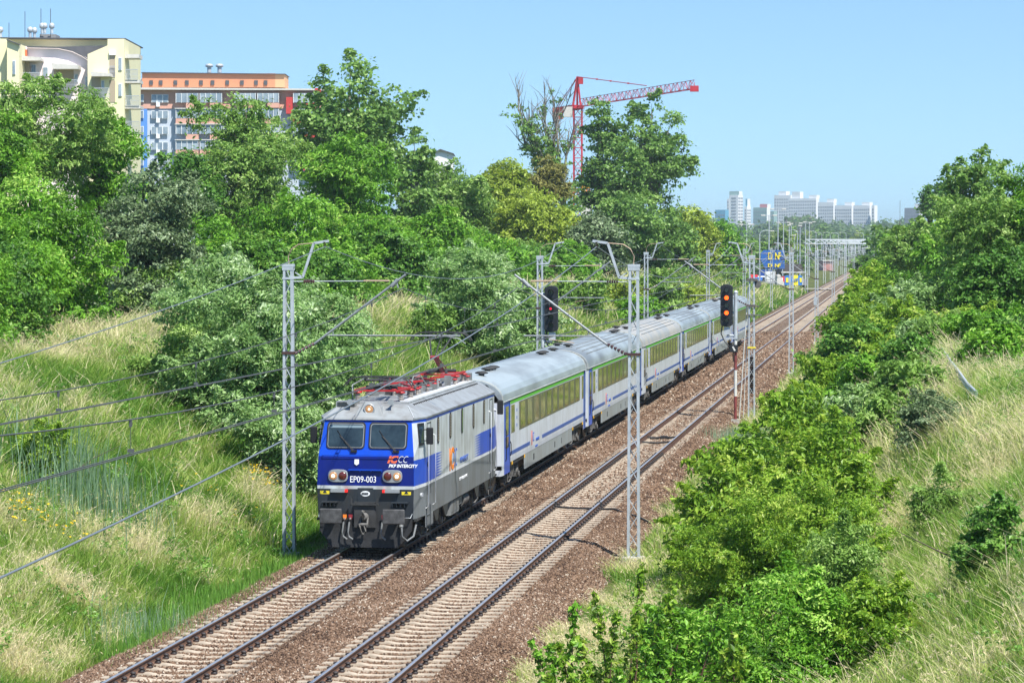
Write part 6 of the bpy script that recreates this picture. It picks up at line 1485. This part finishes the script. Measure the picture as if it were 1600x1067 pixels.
def glyph(par, chs, u, v, size_px, D, mt, xs=1., sp=None):
    for i, ch in enumerate(chs):
        o = q3(u+i*sp, v, D)-parent_loc(par); text('letter', ch, size_px*D/FPX*1.38, frame(o, tuple(_Rv), (0, 0, 1)), mt, par, ext=.05, xs=xs, bold=.03)
glyph(hb, 'DINF', 1199.6, 405.5, 11.4, D-.1, M_yl, .62, 5.4); glyph(hb, 'DINF', 1199.6, 417.5, 5.5, D-.1, M_yl, 1.1, 5.4)
for u in (1196, 1209, 1222): part('post', hb, rectp(u, u+1.2, 420, 446), D+.1, .3, M_galv)
bn = root_at('fence_banner', 1240, 500, 'low blue and yellow banner on the fence beside the far tracks', 'banner'); D = 500
part('panel', bn, rectp(1226, 1253, 430.5, 445.5), D, .15, mat('banner_blue', (.02, .18, .55), .5)); part('yellow_field', bn, rectp(1228, 1232, 434, 441.5), D-.06, .05, M_yl); part('yellow_field', bn, rectp(1238.5, 1247, 430.4, 445.6), D-.06, .05, M_yl); part('yellow_field', bn, rectp(1249.5, 1252.6, 434, 441), D-.06, .05, M_yl)
glyph(bn, 'UIF', 1239.6, 440, 5.0, D-.12, MATS['banner_blue'], .75, 2.3)
sh = root_at('container', 1219.5, 505, 'pale grey tarpaulin covered container left of the low banner', 'container'); part('wall', sh, [(1214, 430), (1219, 429), (1225.5, 443), (1225.5, 447), (1214, 445)], 505, 3, M_conl)
sh = root_at('container', 1223.5, 507, 'small red container between the tarpaulin and the low banner', 'container'); part('wall', sh, rectp(1221, 1226, 432, 441), 508, 2.4, mat('container_red', (.55, .02, .03), .5)); part('door', sh, rectp(1222, 1223.4, 434, 441), 507.9, .08, M_wwh)
sh = root_at('shed', 1240, 545, 'long dark open shed roof behind the low banner', 'shed')
part('roof', sh, [(1222, 415), (1252, 413), (1256, 424), (1222, 426)], 545, 14, mat('shed_roof', (.07, .06, .055), .8, var=.4, vs=.5)); part('eave', sh, rectp(1221, 1257, 424.5, 426.5), 543.8, .8, M_conl)
for u in (1224, 1234, 1244, 1254): part('post', sh, rectp(u, u+.9, 426.5, 447), 544.5, .4, M_wwh)
sh = root_at('warehouse', 1290, 900, 'low rose brick building behind the first portals', 'warehouse'); part('wall', sh, rectp(1286, 1302, 408, 423), 900, 12, mat('rose_brick', (.45, .22, .2), .8, var=.3, vs=.4)); part('roof', sh, rectp(1285.5, 1302.5, 406.8, 408.1), 899.5, 13, M_conl)
def vehicle(u, Y, label, mt, kind='car', rz=0.):
    x = px(u, Y); r_ = empty('delivery_van' if kind == 'van' else 'parked_car', (x, Y, .31), label, 'van' if kind == 'van' else 'car', 'vehicles on the parking place', rz); mb = MB()
    if kind == 'van': mb.prism([(-2.9, -1, .35), (2.6, -1, .35), (2.9, -1, 1.1), (2.2, -1, 1.9), (2.0, -1, 2.6), (-2.9, -1, 2.6)][::-1], (0, 2, 0))
    else: mb.prism([(-2.15, -.85, .3), (2.15, -.85, .3), (2.2, -.85, .75), (1.4, -.85, .92), (.7, -.85, 1.42), (-1.2, -.85, 1.45), (-1.9, -.85, .98), (-2.2, -.85, .85)][::-1], (0, 1.7, 0))
    mb.build('body', mt, r_, bevel=.08); mb = MB()
    if kind == 'van': mb.box(1.1, 2.1, -1.02, -1.0, 1.5, 2.2)
    else: mb.prism([(-1.6, -.86, .98), (1.2, -.86, .98), (.62, -.86, 1.34), (-1.1, -.86, 1.36)][::-1], (0, -.02, 0))
    mb.build('side_window', M_win, r_)
    for xx in (-1.4, 1.4) if kind == 'car' else (-1.9, 1.9):
        for yy in (-.8, .62): mb = MB(); mb.cyl((xx, yy, .33), (xx, yy+.18, .33), .33, n=14); mb.build('wheel', M_seal, r_)
mat('car_silver', (.4, .42, .44), .3, .5); mat('car_red', (.5, .02, .02), .3, coat=.5); mat('car_blue', (.02, .12, .45), .3, coat=.5)
wht = mat('car_white', (.75, .76, .77), .3, coat=.5)
for a in ((1184, 552, 'blue car near the left end of the parking place', mat('car_blue', (.02, .12, .45), .3, coat=.5)), (1194, 558, 'dark car parked below the point of the hoarding', mat('car_black', (.02, .02, .025), .3, coat=.5)),
          (1204, 550, 'white van parked below the hoarding', wht, 'van'), (1211, 556, 'silver car right of the white van under the hoarding', mat('car_silver', (.4, .42, .44), .3, .5)), (1178, 600, 'red car in the back row of the parking place', mat('car_red', (.5, .02, .02), .3, coat=.5)), (1197, 590, 'blue lorry box behind the point of the hoarding', mat('lorry_blue', (.02, .08, .35), .4), 'van'), (1150, 575, 'white car at the outer left of the parking place', wht), (1165, 550, 'silver car between the outer left white car and the blue one', MATS['car_silver']), (1190, 575, 'white car behind the dark one under the point of the hoarding', wht), (1233, 553, 'red car seen over the low banner', MATS['car_red']), (1245, 556, 'blue car seen over the right end of the low banner', MATS['car_blue'])):
    vehicle(*a, **({'kind': 'car'} if len(a) < 5 else {}), rz=math.pi/2+(a[0] % 3-1)*.15)
# --- metal guard rail on the right bank
g = empty('guard_rail', (1.9, 88, 0), 'galvanised steel guard rail running down the grassy right bank', 'guard rail')
def meet(u, v):
    for Y in np.arange(60, 200, .25):
        p = ay(u, v, Y)
        if p[2] < height(p[0], Y)+.55: return p
pts = [meet(*q) for q in ((1472, 545), (1487, 566), (1500, 583), (1512, 600), (1526, 613))]
mb = MB()
for dz in (0, -.14): mb.tube([(p[0]-1.9, p[1]-88, p[2]+dz) for p in pts], .05, 6)
for a, b in zip(pts[:-1], pts[1:]): mb.bar((a[0]-1.9, a[1]-88, a[2]-.07), (b[0]-1.9, b[1]-88, b[2]-.07), .02, .22)
mb.build('rail_beam', M_galv, g)
for p in pts: mb = MB(); mb.box(p[0]-1.94, p[0]-1.86, p[1]-88.04, p[1]-87.96, float(height(p[0], p[1]))-.5, p[2]-.05); mb.build('post', M_galv, g)
# --- haze
hz = MB(); hz.box(-9500, 7500, -100, 12500, -4, 95)
m = bpy.data.materials.new('haze'); m.use_nodes = True; n = m.node_tree; n.nodes.remove(n.nodes['Principled BSDF'])
pv = n.nodes.new('ShaderNodeVolumePrincipled'); pv.inputs['Color'].default_value = (.78, .92, 1, 1); pv.inputs['Density'].default_value = HAZE; pv.inputs['Anisotropy'].default_value = .2
n.links.new(pv.outputs[0], n.nodes['Material Output'].inputs['Volume'])
props(hz.build('haze', m), kind='stuff')
